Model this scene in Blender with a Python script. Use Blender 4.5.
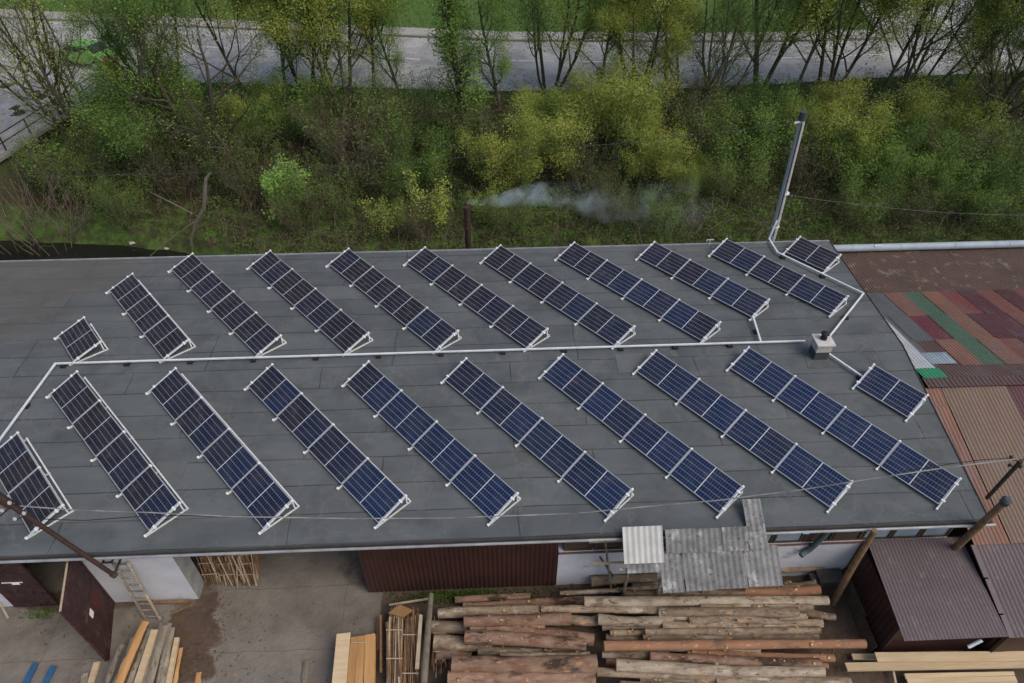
import bpy, bmesh, math, random
import numpy as np
from mathutils import Vector, Matrix
R_ = math.radians
random.seed(7)
scene = bpy.context.scene
COL = scene.collection
for o in list(bpy.data.objects):
    bpy.data.objects.remove(o)

# ------------------------------------------------------------------ camera
F_PX = 690.0
CAM = np.array([0.0, -17.284, 20.364])
CR = np.array([[0.9991563, -0.0410373, -0.0016006],
               [-0.0289135, -0.6752236, -0.7370462],
               [0.0291656, 0.7364707, -0.6758405]])      # right, down, forward
cam = bpy.data.cameras.new('camera')
cam.sensor_width = 36.0
cam.lens = F_PX / 1024 * 36
cam.clip_end = 2000
camo = bpy.data.objects.new('camera', cam)
COL.objects.link(camo)
m = Matrix.Identity(4)
for i in range(3):
    m[i][0], m[i][1], m[i][2], m[i][3] = CR[0][i], -CR[1][i], -CR[2][i], CAM[i]
camo.matrix_world = m
scene.camera = camo

# ------------------------------------------------------------------ light (overcast day)
SUN_EL, SUN_AZ = 50.0, 125.0          # azimuth measured from +Y towards +X
w = bpy.data.worlds.new('World')
scene.world = w
w.use_nodes = True
nt = w.node_tree
bg = nt.nodes['Background']
sky = nt.nodes.new('ShaderNodeTexSky')
sky.sky_type = 'NISHITA'
sky.sun_disc = False
sky.sun_elevation = R_(SUN_EL)
sky.sun_rotation = R_(SUN_AZ)
sky.dust_density = 4.0
sky.air_density = 1.0
sky.ozone_density = 1.0
nt.links.new(sky.outputs[0], bg.inputs['Color'])
bg.inputs['Strength'].default_value = 0.15
sl = bpy.data.lights.new('sun', 'SUN')
sl.energy = 0.9
sl.angle = R_(38)
sl.color = (1.0, 0.96, 0.90)
so = bpy.data.objects.new('sun', sl)
COL.objects.link(so)
sd = Vector((math.sin(R_(SUN_AZ)) * math.cos(R_(SUN_EL)), math.cos(R_(SUN_AZ)) * math.cos(R_(SUN_EL)), math.sin(R_(SUN_EL))))
so.rotation_euler = sd.to_track_quat('Z', 'Y').to_euler()
so.location = sd * 60
vs = scene.view_settings
vs.view_transform = 'Standard'
vs.look = 'None'
vs.exposure = 0.15
vs.gamma = 1.0
vs.use_curve_mapping = False
scene.cycles.max_bounces = 4
scene.cycles.diffuse_bounces = 3
scene.cycles.glossy_bounces = 2
scene.cycles.transmission_bounces = 3
scene.cycles.transparent_max_bounces = 6
scene.cycles.volume_bounces = 1
scene.cycles.use_denoising = True


# ------------------------------------------------------------------ where a sight line meets a plane of the place
def _ray(px, py):
    return CR.T @ np.array([(px - 512) / F_PX, (py - 341.5) / F_PX, 1.0])


def at(px, py, z):
    d = _ray(px, py)
    return Vector(CAM + d * ((z - CAM[2]) / d[2]))


def aty(px, py, y):
    d = _ray(px, py)
    return Vector(CAM + d * ((y - CAM[1]) / d[1]))


def m_per_px(P):
    return float((np.array(P) - CAM) @ CR[2]) / F_PX


# ------------------------------------------------------------------ materials
def mk(name, base, rough=0.8, metal=0.0, var=None, vscale=2.0, bump=0.0, bscale=30.0, spec=0.3, stretch=None,
       spots=None, rnd=0.0, stain=None, fleck=None):
    """Principled material: base colour with noise variation towards var, optional bump, stain and spots."""
    mt = bpy.data.materials.new(name)
    mt.use_nodes = True
    t = mt.node_tree
    N, Lk = t.nodes, t.links
    b = N['Principled BSDF']
    b.inputs['Roughness'].default_value = rough
    b.inputs['Metallic'].default_value = metal
    b.inputs['Specular IOR Level'].default_value = spec
    tc = N.new('ShaderNodeTexCoord')
    mp = N.new('ShaderNodeMapping')
    Lk.new(tc.outputs['Object'], mp.inputs[0])
    if stretch:
        mp.inputs['Scale'].default_value = stretch
    oi = N.new('ShaderNodeObjectInfo')
    va = N.new('ShaderNodeVectorMath')
    va.operation = 'ADD'
    ml = N.new('ShaderNodeMath'); ml.operation = 'MULTIPLY'; ml.inputs[1].default_value = 37.0
    Lk.new(oi.outputs['Random'], ml.inputs[0])
    Lk.new(mp.outputs[0], va.inputs[0]); Lk.new(ml.outputs[0], va.inputs[1])
    vec = va.outputs[0]
    col = None
    rgb = N.new('ShaderNodeRGB'); rgb.outputs[0].default_value = (*base, 1)
    col = rgb.outputs[0]

    def mix(a, bcol, fac):
        mx = N.new('ShaderNodeMix'); mx.data_type = 'RGBA'
        Lk.new(a, mx.inputs['A'])
        if isinstance(bcol, tuple):
            mx.inputs['B'].default_value = (*bcol, 1)
        else:
            Lk.new(bcol, mx.inputs['B'])
        Lk.new(fac, mx.inputs['Factor'])
        return mx.outputs['Result']

    def noise(scale, lo, hi, detail=5.0):
        n = N.new('ShaderNodeTexNoise'); n.inputs['Scale'].default_value = scale; n.inputs['Detail'].default_value = detail
        n.inputs['Roughness'].default_value = 0.62
        Lk.new(vec, n.inputs['Vector'])
        r = N.new('ShaderNodeMapRange'); r.inputs['From Min'].default_value = lo; r.inputs['From Max'].default_value = hi
        Lk.new(n.outputs['Fac'], r.inputs['Value'])
        return r.outputs[0]
    if var:
        col = mix(col, var, noise(vscale, 0.35, 0.68))
    if stain:                                   # (colour, scale, lo, hi)
        col = mix(col, stain[0], noise(stain[1], stain[2], stain[3]))
    if fleck:                                   # (colour, scale, lo, hi)
        col = mix(col, fleck[0], noise(fleck[1], fleck[2], fleck[3], 3.0))
    if spots:                                   # (colour, scale, radius)
        v = N.new('ShaderNodeTexVoronoi'); v.inputs['Scale'].default_value = spots[1]
        Lk.new(vec, v.inputs['Vector'])
        r = N.new('ShaderNodeMapRange'); r.inputs['From Min'].default_value = spots[2]; r.inputs['From Max'].default_value = spots[2] * 0.6
        Lk.new(v.outputs['Distance'], r.inputs['Value'])
        col = mix(col, spots[0], r.outputs[0])
    if rnd:
        h = N.new('ShaderNodeHueSaturation')
        r = N.new('ShaderNodeMapRange'); r.inputs['To Min'].default_value = 1 - rnd; r.inputs['To Max'].default_value = 1 + rnd
        Lk.new(oi.outputs['Random'], r.inputs['Value']); Lk.new(r.outputs[0], h.inputs['Value'])
        Lk.new(col, h.inputs['Color']); col = h.outputs[0]
    Lk.new(col, b.inputs['Base Color'])
    if bump:
        n = N.new('ShaderNodeTexNoise'); n.inputs['Scale'].default_value = bscale; n.inputs['Detail'].default_value = 4
        Lk.new(vec, n.inputs['Vector'])
        bp = N.new('ShaderNodeBump'); bp.inputs['Strength'].default_value = bump; bp.inputs['Distance'].default_value = 0.02
        Lk.new(n.outputs['Fac'], bp.inputs['Height']); Lk.new(bp.outputs[0], b.inputs['Normal'])
    return mt


def leaf_mat(name, c1, c2, c3, pscale=0.35):
    """Leaves: every leaf its own tint between c1 and c2, patches of plants towards c3, some light passing through."""
    mt = bpy.data.materials.new(name); mt.use_nodes = True
    t = mt.node_tree; N, Lk = t.nodes, t.links
    b = N['Principled BSDF']; b.inputs['Roughness'].default_value = 0.6; b.inputs['Specular IOR Level'].default_value = 0.25
    g = N.new('ShaderNodeNewGeometry')
    mx = N.new('ShaderNodeMix'); mx.data_type = 'RGBA'
    mx.inputs['A'].default_value = (*c1, 1); mx.inputs['B'].default_value = (*c2, 1)
    Lk.new(g.outputs['Random Per Island'], mx.inputs['Factor'])
    n = N.new('ShaderNodeTexNoise'); n.inputs['Scale'].default_value = pscale; n.inputs['Detail'].default_value = 3
    Lk.new(g.outputs['Position'], n.inputs['Vector'])
    r = N.new('ShaderNodeMapRange'); r.inputs['From Min'].default_value = 0.42; r.inputs['From Max'].default_value = 0.62
    Lk.new(n.outputs['Fac'], r.inputs['Value'])
    m2 = N.new('ShaderNodeMix'); m2.data_type = 'RGBA'; m2.inputs['B'].default_value = (*c3, 1)
    Lk.new(mx.outputs['Result'], m2.inputs['A']); Lk.new(r.outputs[0], m2.inputs['Factor'])
    Lk.new(m2.outputs['Result'], b.inputs['Base Color'])
    tr = N.new('ShaderNodeBsdfTranslucent'); Lk.new(m2.outputs['Result'], tr.inputs['Color'])
    ms = N.new('ShaderNodeMixShader'); ms.inputs[0].default_value = 0.3
    Lk.new(b.outputs[0], ms.inputs[1]); Lk.new(tr.outputs[0], ms.inputs[2])
    Lk.new(ms.outputs[0], N['Material Output'].inputs['Surface'])
    return mt


def math_node(N, op, a=None, b=None):
    n = N.new('ShaderNodeMath'); n.operation = op
    return n


def cell_mat():
    """Half-cut solar cells under glass: pale gaps between cells, silicon whose film colour depends on the angle of view."""
    mt = bpy.data.materials.new('solar_cells'); mt.use_nodes = True
    t = mt.node_tree; N, Lk = t.nodes, t.links
    b = N['Principled BSDF']
    uv = N.new('ShaderNodeUVMap'); uv.uv_map = 'UVMap'
    sp = N.new('ShaderNodeSeparateXYZ'); Lk.new(uv.outputs[0], sp.inputs[0])

    def M(op, a, bv=None):
        n = N.new('ShaderNodeMath'); n.operation = op
        if hasattr(a, 'node'): Lk.new(a, n.inputs[0])
        else: n.inputs[0].default_value = a
        if bv is not None:
            if hasattr(bv, 'node'): Lk.new(bv, n.inputs[1])
            else: n.inputs[1].default_value = bv
        return n.outputs[0]
    U, V = sp.outputs['X'], sp.outputs['Y']

    def grid(c, n, wfrac):
        f = M('FRACT', M('MULTIPLY', c, float(n)))
        return M('GREATER_THAN', M('ABSOLUTE', M('SUBTRACT', f, 0.5)), 0.5 - wfrac)
    g1 = M('MULTIPLY', grid(V, 6, 0.034), 0.42)
    g2 = M('MULTIPLY', grid(U, 20, 0.034), 0.24)
    mid = M('LESS_THAN', M('ABSOLUTE', M('SUBTRACT', U, 0.5)), 0.0085)
    line = M('MAXIMUM', M('MAXIMUM', g1, g2), mid)
    oi = N.new('ShaderNodeObjectInfo')
    wn = N.new('ShaderNodeTexWhiteNoise'); wn.noise_dimensions = '2D'
    cb = N.new('ShaderNodeCombineXYZ')
    Lk.new(M('FLOOR', M('MULTIPLY', U, 2.0)), cb.inputs[0]); Lk.new(M('MULTIPLY', oi.outputs['Random'], 91.0), cb.inputs[1])
    Lk.new(cb.outputs[0], wn.inputs['Vector'])
    cell = N.new('ShaderNodeTexWhiteNoise'); cell.noise_dimensions = '3D'
    cb2 = N.new('ShaderNodeCombineXYZ')
    Lk.new(M('FLOOR', M('MULTIPLY', U, 20.0)), cb2.inputs[0]); Lk.new(M('FLOOR', M('MULTIPLY', V, 6.0)), cb2.inputs[1])
    Lk.new(oi.outputs['Random'], cb2.inputs[2]); Lk.new(cb2.outputs[0], cell.inputs['Vector'])
    lw = N.new('ShaderNodeLayerWeight'); lw.inputs['Blend'].default_value = 0.5
    fac = M('ADD', M('ADD', lw.outputs['Facing'], M('MULTIPLY', M('SUBTRACT', wn.outputs['Value'], 0.5), 0.20)),
            M('MULTIPLY', M('SUBTRACT', cell.outputs['Value'], 0.5), 0.05))
    cr = N.new('ShaderNodeValToRGB')
    e = cr.color_ramp.elements
    e[0].position = 0.08; e[0].color = (0.008, 0.020, 0.060, 1)
    e[1].position = 0.42; e[1].color = (0.014, 0.010, 0.013, 1)
    x = e.new(0.24); x.color = (0.010, 0.013, 0.031, 1)
    Lk.new(fac, cr.inputs[0])
    mx = N.new('ShaderNodeMix'); mx.data_type = 'RGBA'; mx.inputs['B'].default_value = (0.50, 0.52, 0.55, 1)
    Lk.new(cr.outputs[0], mx.inputs['A']); Lk.new(line, mx.inputs['Factor'])
    Lk.new(mx.outputs['Result'], b.inputs['Base Color'])
    tcd = N.new('ShaderNodeTexCoord'); nd = N.new('ShaderNodeTexNoise'); nd.inputs['Scale'].default_value = 2.5; nd.inputs['Detail'].default_value = 6
    vd = N.new('ShaderNodeVectorMath'); vd.operation = 'ADD'; Lk.new(tcd.outputs['Object'], vd.inputs[0]); Lk.new(M('MULTIPLY', oi.outputs['Random'], 50.0), vd.inputs[1]); Lk.new(vd.outputs[0], nd.inputs['Vector'])
    rd = N.new('ShaderNodeMapRange'); rd.inputs['From Min'].default_value = 0.4; rd.inputs['From Max'].default_value = 0.8; rd.inputs['To Max'].default_value = 0.10
    Lk.new(nd.outputs['Fac'], rd.inputs['Value'])
    md = N.new('ShaderNodeMix'); md.data_type = 'RGBA'; md.inputs['B'].default_value = (0.22, 0.20, 0.18, 1)
    Lk.new(mx.outputs['Result'], md.inputs['A']); Lk.new(rd.outputs[0], md.inputs['Factor']); Lk.new(md.outputs['Result'], b.inputs['Base Color'])
    rr_ = N.new('ShaderNodeMapRange'); rr_.inputs['From Min'].default_value = 0.3; rr_.inputs['From Max'].default_value = 0.75; rr_.inputs['To Min'].default_value = 0.10; rr_.inputs['To Max'].default_value = 0.32
    Lk.new(nd.outputs['Fac'], rr_.inputs['Value']); Lk.new(rr_.outputs[0], b.inputs['Roughness'])
    b.inputs['Specular IOR Level'].default_value = 0.16
    return mt


def membrane_mat():
    """Grey bitumen roofing felt in one-metre rolls with dark lap seams, brown dirt at the old left end."""
    mt = bpy.data.materials.new('roofing_felt'); mt.use_nodes = True
    t = mt.node_tree; N, Lk = t.nodes, t.links
    b = N['Principled BSDF']; b.inputs['Roughness'].default_value = 0.75; b.inputs['Specular IOR Level'].default_value = 0.3
    tc = N.new('ShaderNodeTexCoord')
    nz0 = N.new('ShaderNodeTexNoise'); nz0.inputs['Scale'].default_value = 0.6; Lk.new(tc.outputs['Object'], nz0.inputs['Vector'])
    wob = N.new('ShaderNodeVectorMath'); wob.operation = 'MULTIPLY_ADD'
    Lk.new(nz0.outputs['Color'], wob.inputs[0]); wob.inputs[1].default_value = (0.25, 0.07, 0); Lk.new(tc.outputs['Object'], wob.inputs[2])
    mp = N.new('ShaderNodeMapping'); mp.inputs['Location'].default_value = (3.3, 0.215 - 0.035 + 9.55, 0); Lk.new(wob.outputs[0], mp.inputs[0])
    br = N.new('ShaderNodeTexBrick')
    br.offset = 0.37; br.offset_frequency = 3; br.squash = 1.0
    br.inputs['Scale'].default_value = 1.0
    br.inputs['Brick Width'].default_value = 6.4; br.inputs['Row Height'].default_value = 0.955
    br.inputs['Mortar Size'].default_value = 0.020; br.inputs['Mortar Smooth'].default_value = 0.3
    br.inputs['Color1'].default_value = (0.083, 0.093, 0.095, 1); br.inputs['Color2'].default_value = (0.103, 0.114, 0.116, 1)
    br.inputs['Mortar'].default_value = (0.030, 0.032, 0.034, 1)
    Lk.new(mp.outputs[0], br.inputs['Vector'])
    col = br.outputs['Color']

    def nz(scale, lo, hi, vec=None, detail=6):
        n = N.new('ShaderNodeTexNoise'); n.inputs['Scale'].default_value = scale; n.inputs['Detail'].default_value = detail
        n.inputs['Roughness'].default_value = 0.65
        Lk.new(vec or tc.outputs['Object'], n.inputs['Vector'])
        r = N.new('ShaderNodeMapRange'); r.inputs['From Min'].default_value = lo; r.inputs['From Max'].default_value = hi
        Lk.new(n.outputs['Fac'], r.inputs['Value']); return r.outputs[0]

    def mix(a, c, fac, k=1.0):
        q = N.new('ShaderNodeMath'); q.operation = 'MULTIPLY'; q.inputs[1].default_value = k; Lk.new(fac, q.inputs[0])
        mx = N.new('ShaderNodeMix'); mx.data_type = 'RGBA'; Lk.new(a, mx.inputs['A']); mx.inputs['B'].default_value = (*c, 1)
        Lk.new(q.outputs[0], mx.inputs['Factor']); return mx.outputs['Result']
    ms = N.new('ShaderNodeMapping'); ms.inputs['Scale'].default_value = (0.35, 1.6, 1); Lk.new(tc.outputs['Object'], ms.inputs[0])
    col = mix(col, (0.135, 0.142, 0.138), nz(0.8, 0.45, 0.72, ms.outputs[0]), 0.65)
    col = mix(col, (0.052, 0.057, 0.058), nz(0.9, 0.48, 0.74), 0.7)
    col = mix(col, (0.150, 0.150, 0.140), nz(2.3, 0.60, 0.72), 0.5)
    col = mix(col, (0.060, 0.060, 0.048), nz(0.35, 0.55, 0.72), 0.45)
    col = mix(col, (0.16, 0.15, 0.13), nz(5.0, 0.62, 0.8, ms.outputs[0]), 0.45)
    nr = N.new('ShaderNodeTexNoise'); nr.inputs['Scale'].default_value = 0.55; nr.inputs['Detail'].default_value = 3; Lk.new(tc.outputs['Object'], nr.inputs['Vector'])
    ab = N.new('ShaderNodeMath'); ab.operation = 'SUBTRACT'; ab.inputs[1].default_value = 0.57; Lk.new(nr.outputs['Fac'], ab.inputs[0])
    ab2 = N.new('ShaderNodeMath'); ab2.operation = 'ABSOLUTE'; Lk.new(ab.outputs[0], ab2.inputs[0])
    rg_ = N.new('ShaderNodeMapRange'); rg_.inputs['From Min'].default_value = 0.012; rg_.inputs['From Max'].default_value = 0.0; Lk.new(ab2.outputs[0], rg_.inputs['Value'])
    col = mix(col, (0.155, 0.150, 0.135), rg_.outputs[0], 0.35)
    col = mix(col, (0.165, 0.160, 0.150), nz(14.0, 0.66, 0.74, None, 3), 0.5)
    # brown dirt that washed over the far left end: stays left of a slanted line
    sx = N.new('ShaderNodeSeparateXYZ'); Lk.new(tc.outputs['Object'], sx.inputs[0])
    a = N.new('ShaderNodeMath'); a.operation = 'MULTIPLY_ADD'; a.inputs[1].default_value = -0.62; Lk.new(sx.outputs['Y'], a.inputs[0]); Lk.new(sx.outputs['X'], a.inputs[2])
    r = N.new('ShaderNodeMapRange'); r.inputs['From Min'].default_value = -16.6; r.inputs['From Max'].default_value = -19.2; Lk.new(a.outputs[0], r.inputs['Value'])
    r2 = N.new('ShaderNodeMapRange'); r2.inputs['From Min'].default_value = 0.5; r2.inputs['From Max'].default_value = 2.0; Lk.new(sx.outputs['Y'], r2.inputs['Value'])
    mu = N.new('ShaderNodeMath'); mu.operation = 'MULTIPLY'; Lk.new(r.outputs[0], mu.inputs[0]); Lk.new(r2.outputs[0], mu.inputs[1])
    mst = N.new('ShaderNodeMapping'); mst.inputs['Scale'].default_value = (0.3, 3.0, 1); Lk.new(tc.outputs['Object'], mst.inputs[0])
    st = nz(1.0, 0.3, 0.6, mst.outputs[0])
    mu2 = N.new('ShaderNodeMath'); mu2.operation = 'MULTIPLY'; Lk.new(mu.outputs[0], mu2.inputs[0]); Lk.new(st, mu2.inputs[1])
    col = mix(col, (0.096, 0.082, 0.068), mu2.outputs[0], 0.8)
    Lk.new(col, b.inputs['Base Color'])
    n = N.new('ShaderNodeTexNoise'); n.inputs['Scale'].default_value = 60; Lk.new(tc.outputs['Object'], n.inputs['Vector'])
    bp = N.new('ShaderNodeBump'); bp.inputs['Strength'].default_value = 0.35; bp.inputs['Distance'].default_value = 0.015
    ad = N.new('ShaderNodeMath'); ad.operation = 'SUBTRACT'; Lk.new(n.outputs['Fac'], ad.inputs[0]); Lk.new(br.outputs['Fac'], ad.inputs[1])
    Lk.new(ad.outputs[0], bp.inputs['Height']); Lk.new(bp.outputs[0], b.inputs['Normal'])
    return mt


def ground_mat():
    """One ground sheet: the colour attribute says where there is concrete (R), trodden dirt (G), meadow grass (B)."""
    mt = bpy.data.materials.new('ground_surface'); mt.use_nodes = True
    t = mt.node_tree; N, Lk = t.nodes, t.links
    b = N['Principled BSDF']; b.inputs['Roughness'].default_value = 0.9; b.inputs['Specular IOR Level'].default_value = 0.2
    at_ = N.new('ShaderNodeAttribute'); at_.attribute_name = 'zone'
    s = N.new('ShaderNodeSeparateColor'); Lk.new(at_.outputs['Color'], s.inputs[0])
    tc = N.new('ShaderNodeTexCoord')

    def nz(scale, lo, hi, detail=7):
        n = N.new('ShaderNodeTexNoise'); n.inputs['Scale'].default_value = scale; n.inputs['Detail'].default_value = detail
        n.inputs['Roughness'].default_value = 0.66
        Lk.new(tc.outputs['Object'], n.inputs['Vector'])
        r = N.new('ShaderNodeMapRange'); r.inputs['From Min'].default_value = lo; r.inputs['From Max'].default_value = hi
        Lk.new(n.outputs['Fac'], r.inputs['Value']); return r.outputs[0]

    def two(c1, c2, fac):
        mx = N.new('ShaderNodeMix'); mx.data_type = 'RGBA'
        for k, c in (('A', c1), ('B', c2)):
            if isinstance(c, tuple): mx.inputs[k].default_value = (*c, 1)
            else: Lk.new(c, mx.inputs[k])
        Lk.new(fac, mx.inputs['Factor']); return mx.outputs['Result']
    conc = two((0.205, 0.182, 0.155), (0.13, 0.112, 0.092), nz(0.9, 0.38, 0.68))
    conc = two(conc, (0.27, 0.24, 0.205), nz(3.0, 0.6, 0.8))
    conc = two(conc, (0.085, 0.068, 0.053), nz(0.55, 0.56, 0.70))
    conc = two(conc, (0.07, 0.056, 0.045), nz(4.0, 0.66, 0.74))
    br = N.new('ShaderNodeTexBrick'); br.inputs['Scale'].default_value = 1; br.inputs['Brick Width'].default_value = 4.3; br.inputs['Row Height'].default_value = 2.0
    br.offset = 0.0; br.inputs['Mortar Size'].default_value = 0.009; br.inputs['Mortar Smooth'].default_value = 0.6
    mp = N.new('ShaderNodeMapping'); mp.inputs['Location'].default_value = (0.4, 0.15, 0); wv = N.new('ShaderNodeTexNoise'); wv.inputs['Scale'].default_value = 1.3; Lk.new(tc.outputs['Object'], wv.inputs['Vector'])
    wm = N.new('ShaderNodeVectorMath'); wm.operation = 'MULTIPLY_ADD'; Lk.new(wv.outputs['Color'], wm.inputs[0]); wm.inputs[1].default_value = (.16, .16, 0); Lk.new(tc.outputs['Object'], wm.inputs[2])
    Lk.new(wm.outputs[0], mp.inputs[0]); Lk.new(mp.outputs[0], br.inputs['Vector'])
    conc = two(conc, (0.085, 0.07, 0.056), br.outputs['Fac'])
    dirt = two((0.075, 0.052, 0.038), (0.125, 0.093, 0.066), nz(2.2, 0.35, 0.7))
    dirt = two(dirt, (0.035, 0.027, 0.021), nz(1.1, 0.5, 0.7))
    litter = two((0.050, 0.040, 0.022), (0.035, 0.052, 0.016), nz(0.55, 0.4, 0.62))
    litter = two(litter, (0.085, 0.064, 0.042), nz(5.0, 0.55, 0.75))
    grass = two((0.060, 0.128, 0.022), (0.090, 0.135, 0.032), nz(0.25, 0.35, 0.65))
    grass = two(grass, (0.030, 0.062, 0.014), nz(3.0, 0.5, 0.7))
    # ragged edges: shift every mask by noise
    rag = nz(1.4, 0.0, 1.0)

    def ragged(ch):
        a = N.new('ShaderNodeMath'); a.operation = 'ADD'; Lk.new(ch, a.inputs[0]); Lk.new(rag, a.inputs[1])
        r = N.new('ShaderNodeMapRange'); r.inputs['From Min'].default_value = 0.92; r.inputs['From Max'].default_value = 1.08; Lk.new(a.outputs[0], r.inputs['Value'])
        return r.outputs[0]
    c = two(litter, grass, ragged(s.outputs['Blue']))
    c = two(c, dirt, ragged(s.outputs['Green']))
    c = two(c, conc, ragged(s.outputs['Red']))
    Lk.new(c, b.inputs['Base Color'])
    n = N.new('ShaderNodeTexNoise'); n.inputs['Scale'].default_value = 9; n.inputs['Detail'].default_value = 8; Lk.new(tc.outputs['Object'], n.inputs['Vector'])
    bp = N.new('ShaderNodeBump'); bp.inputs['Strength'].default_value = 0.5; bp.inputs['Distance'].default_value = 0.05
    Lk.new(n.outputs['Fac'], bp.inputs['Height']); Lk.new(bp.outputs[0], b.inputs['Normal'])
    return mt


M = {}
M['felt'] = membrane_mat()
M['ground'] = ground_mat()
M['felt_patch'] = mk('felt_patch', (0.120, 0.128, 0.128), 0.8, var=(0.095, 0.102, 0.102), vscale=3)
M['cells'] = cell_mat()
M['alu'] = mk('aluminium_rail', (0.66, 0.68, 0.69), 0.45, 0.1, var=(0.54, 0.57, 0.58), vscale=4)
M['frame'] = mk('panel_frame_aluminium', (0.38, 0.40, 0.42), 0.45, 0.15)
M['white_plastic'] = mk('white_plastic', (0.78, 0.78, 0.76), 0.5)
M['galv'] = mk('galvanised_tray', (0.72, 0.75, 0.75), 0.5, 0.1, var=(0.58, 0.62, 0.63), vscale=3)
M['rubber'] = mk('black_rubber', (0.02, 0.02, 0.02), 0.8)
M['zinc'] = mk('grey_gutter', (0.34, 0.36, 0.37), 0.55, 0.3, var=(0.22, 0.23, 0.24), vscale=2)
M['fascia'] = mk('dark_fascia', (0.035, 0.032, 0.03), 0.8, var=(0.06, 0.05, 0.045), vscale=3)
M['white_wall'] = mk('white_render', (0.56, 0.57, 0.60), 0.9, var=(0.46, 0.47, 0.49), vscale=1.2, stain=((0.30, 0.27, 0.24), 1.7, 0.60, 0.78), bump=0.2)
M['old_wall'] = mk('raw_render', (0.30, 0.31, 0.30), 0.9, var=(0.20, 0.21, 0.20), vscale=3, bump=0.3)
M['brown_clad'] = mk('brown_cladding', (0.055, 0.024, 0.020), 0.45, 0.0, var=(0.034, 0.016, 0.014), vscale=1.5)
M['brown_roof'] = mk('brown_roof_sheet', (0.124, 0.095, 0.097), 0.5, 0.0, var=(0.102, 0.077, 0.079), vscale=0.8, stain=((0.16, 0.138, 0.132), 2.5, 0.55, 0.75))
M['gate'] = mk('gate_brown_paint', (0.036, 0.016, 0.016), 0.6, var=(0.060, 0.028, 0.028), vscale=2.5, stain=((0.105, 0.070, 0.066), 4, 0.56, 0.72), fleck=((0.016, 0.010, 0.010), 7, 0.56, 0.66))
M['gate_red'] = mk('gate_red_patch', (0.085, 0.018, 0.018), 0.6, var=(0.06, 0.015, 0.015))
M['glass'] = mk('window_glass', (0.30, 0.38, 0.44), 0.1, spec=0.6, var=(0.18, 0.24, 0.28), vscale=0.7)
M['dark_wood'] = mk('dark_old_wood', (0.055, 0.037, 0.026), 0.85, var=(0.09, 0.062, 0.042), vscale=5, stretch=(1, 1, 1))
M['pole_wood'] = mk('pole_wood', (0.235, 0.145, 0.072), 0.85, var=(0.13, 0.082, 0.045), vscale=4, bump=0.3)
M['pole_dark'] = mk('tarred_pole', (0.045, 0.033, 0.026), 0.8, var=(0.075, 0.052, 0.038), vscale=4)
M['rust'] = mk('rusty_steel', (0.052, 0.027, 0.021), 0.75, var=(0.030, 0.020, 0.017), vscale=6)
M['concrete_pole'] = mk('concrete_pole', (0.36, 0.375, 0.375), 0.85, var=(0.28, 0.29, 0.295), vscale=3)
M['cap_grey'] = mk('grey_cap', (0.055, 0.062, 0.062), 0.5)
M['green_pipe'] = mk('green_pipe', (0.10, 0.14, 0.14), 0.55, var=(0.07, 0.10, 0.10))
M['duct'] = mk('pipe_sheet_metal', (0.33, 0.39, 0.43), 0.55, 0.0, var=(0.26, 0.31, 0.35), vscale=1.5)
M['duct_patch'] = mk('pipe_patch', (0.56, 0.60, 0.62), 0.5)
M['asbestos'] = mk('fibre_cement_old', (0.215, 0.215, 0.208), 0.95, var=(0.125, 0.125, 0.118), vscale=3, stain=((0.36, 0.36, 0.345), 1.8, 0.55, 0.68), bump=0.4, spots=((0.04, 0.04, 0.035), 5.0, 0.10), fleck=((0.07, 0.07, 0.062), 14, 0.60, 0.68), rnd=0.15)
M['asbestos_new'] = mk('fibre_cement_pale', (0.47, 0.47, 0.45), 0.9, var=(0.38, 0.38, 0.36), vscale=3)
M['pale_timber'] = mk('pale_sawn_timber', (0.56, 0.44, 0.28), 0.75, var=(0.46, 0.34, 0.20), vscale=3, stretch=(0.3, 3, 3), rnd=0.12)
M['fresh_timber'] = mk('fresh_orange_timber', (0.47, 0.27, 0.11), 0.75, var=(0.36, 0.19, 0.075), vscale=3, stretch=(3, 0.3, 3), rnd=0.15)
M['grey_timber'] = mk('weathered_slab', (0.27, 0.23, 0.175), 0.9, var=(0.15, 0.125, 0.095), vscale=4, rnd=0.25, stretch=(1, .4, 1), fleck=((0.09, 0.07, 0.05), 11, .58, .68), stain=((0.36, 0.31, 0.24), 3, .56, .68))
M['lath'] = mk('brown_laths', (0.25, 0.15, 0.075), 0.85, var=(0.14, 0.082, 0.042), vscale=5, rnd=0.1)
M['lath_pale'] = mk('pale_lath', (0.44, 0.36, 0.26), 0.8, var=(0.33, 0.25, 0.17), vscale=5)
M['lath_dark'] = mk('dark_laths', (0.13, 0.075, 0.04), 0.9, var=(0.08, 0.048, 0.028), vscale=5)
M['blue_paint'] = mk('blue_plank_paint', (0.025, 0.085, 0.19), 0.6, var=(0.04, 0.11, 0.22), vscale=5)
M['cut'] = mk('log_cut_face', (0.50, 0.32, 0.16), 0.85, var=(0.30, 0.18, 0.08), vscale=8, rnd=0.2)
M['bark_red'] = mk('bark_reddish', (0.185, 0.098, 0.060), 0.95, var=(0.30, 0.205, 0.145), vscale=4, bump=1.0, bscale=18, stretch=(0.45, 1, 1), rnd=0.22, stain=((0.055, 0.035, 0.024), 2.6, 0.52, 0.64), fleck=((0.40, 0.24, 0.13), 13, 0.60, 0.70), spots=((0.42, 0.22, 0.10), 2.6, 0.13))
M['bark_grey'] = mk('bark_grey', (0.285, 0.220, 0.150), 0.95, var=(0.135, 0.095, 0.062), vscale=4, bump=1.0, bscale=18, stretch=(0.45, 1, 1), rnd=0.28, stain=((0.40, 0.35, 0.28), 2.8, 0.54, 0.66), fleck=((0.075, 0.052, 0.036), 12, 0.58, 0.68), spots=((0.46, 0.25, 0.11), 2.4, 0.13))
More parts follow.
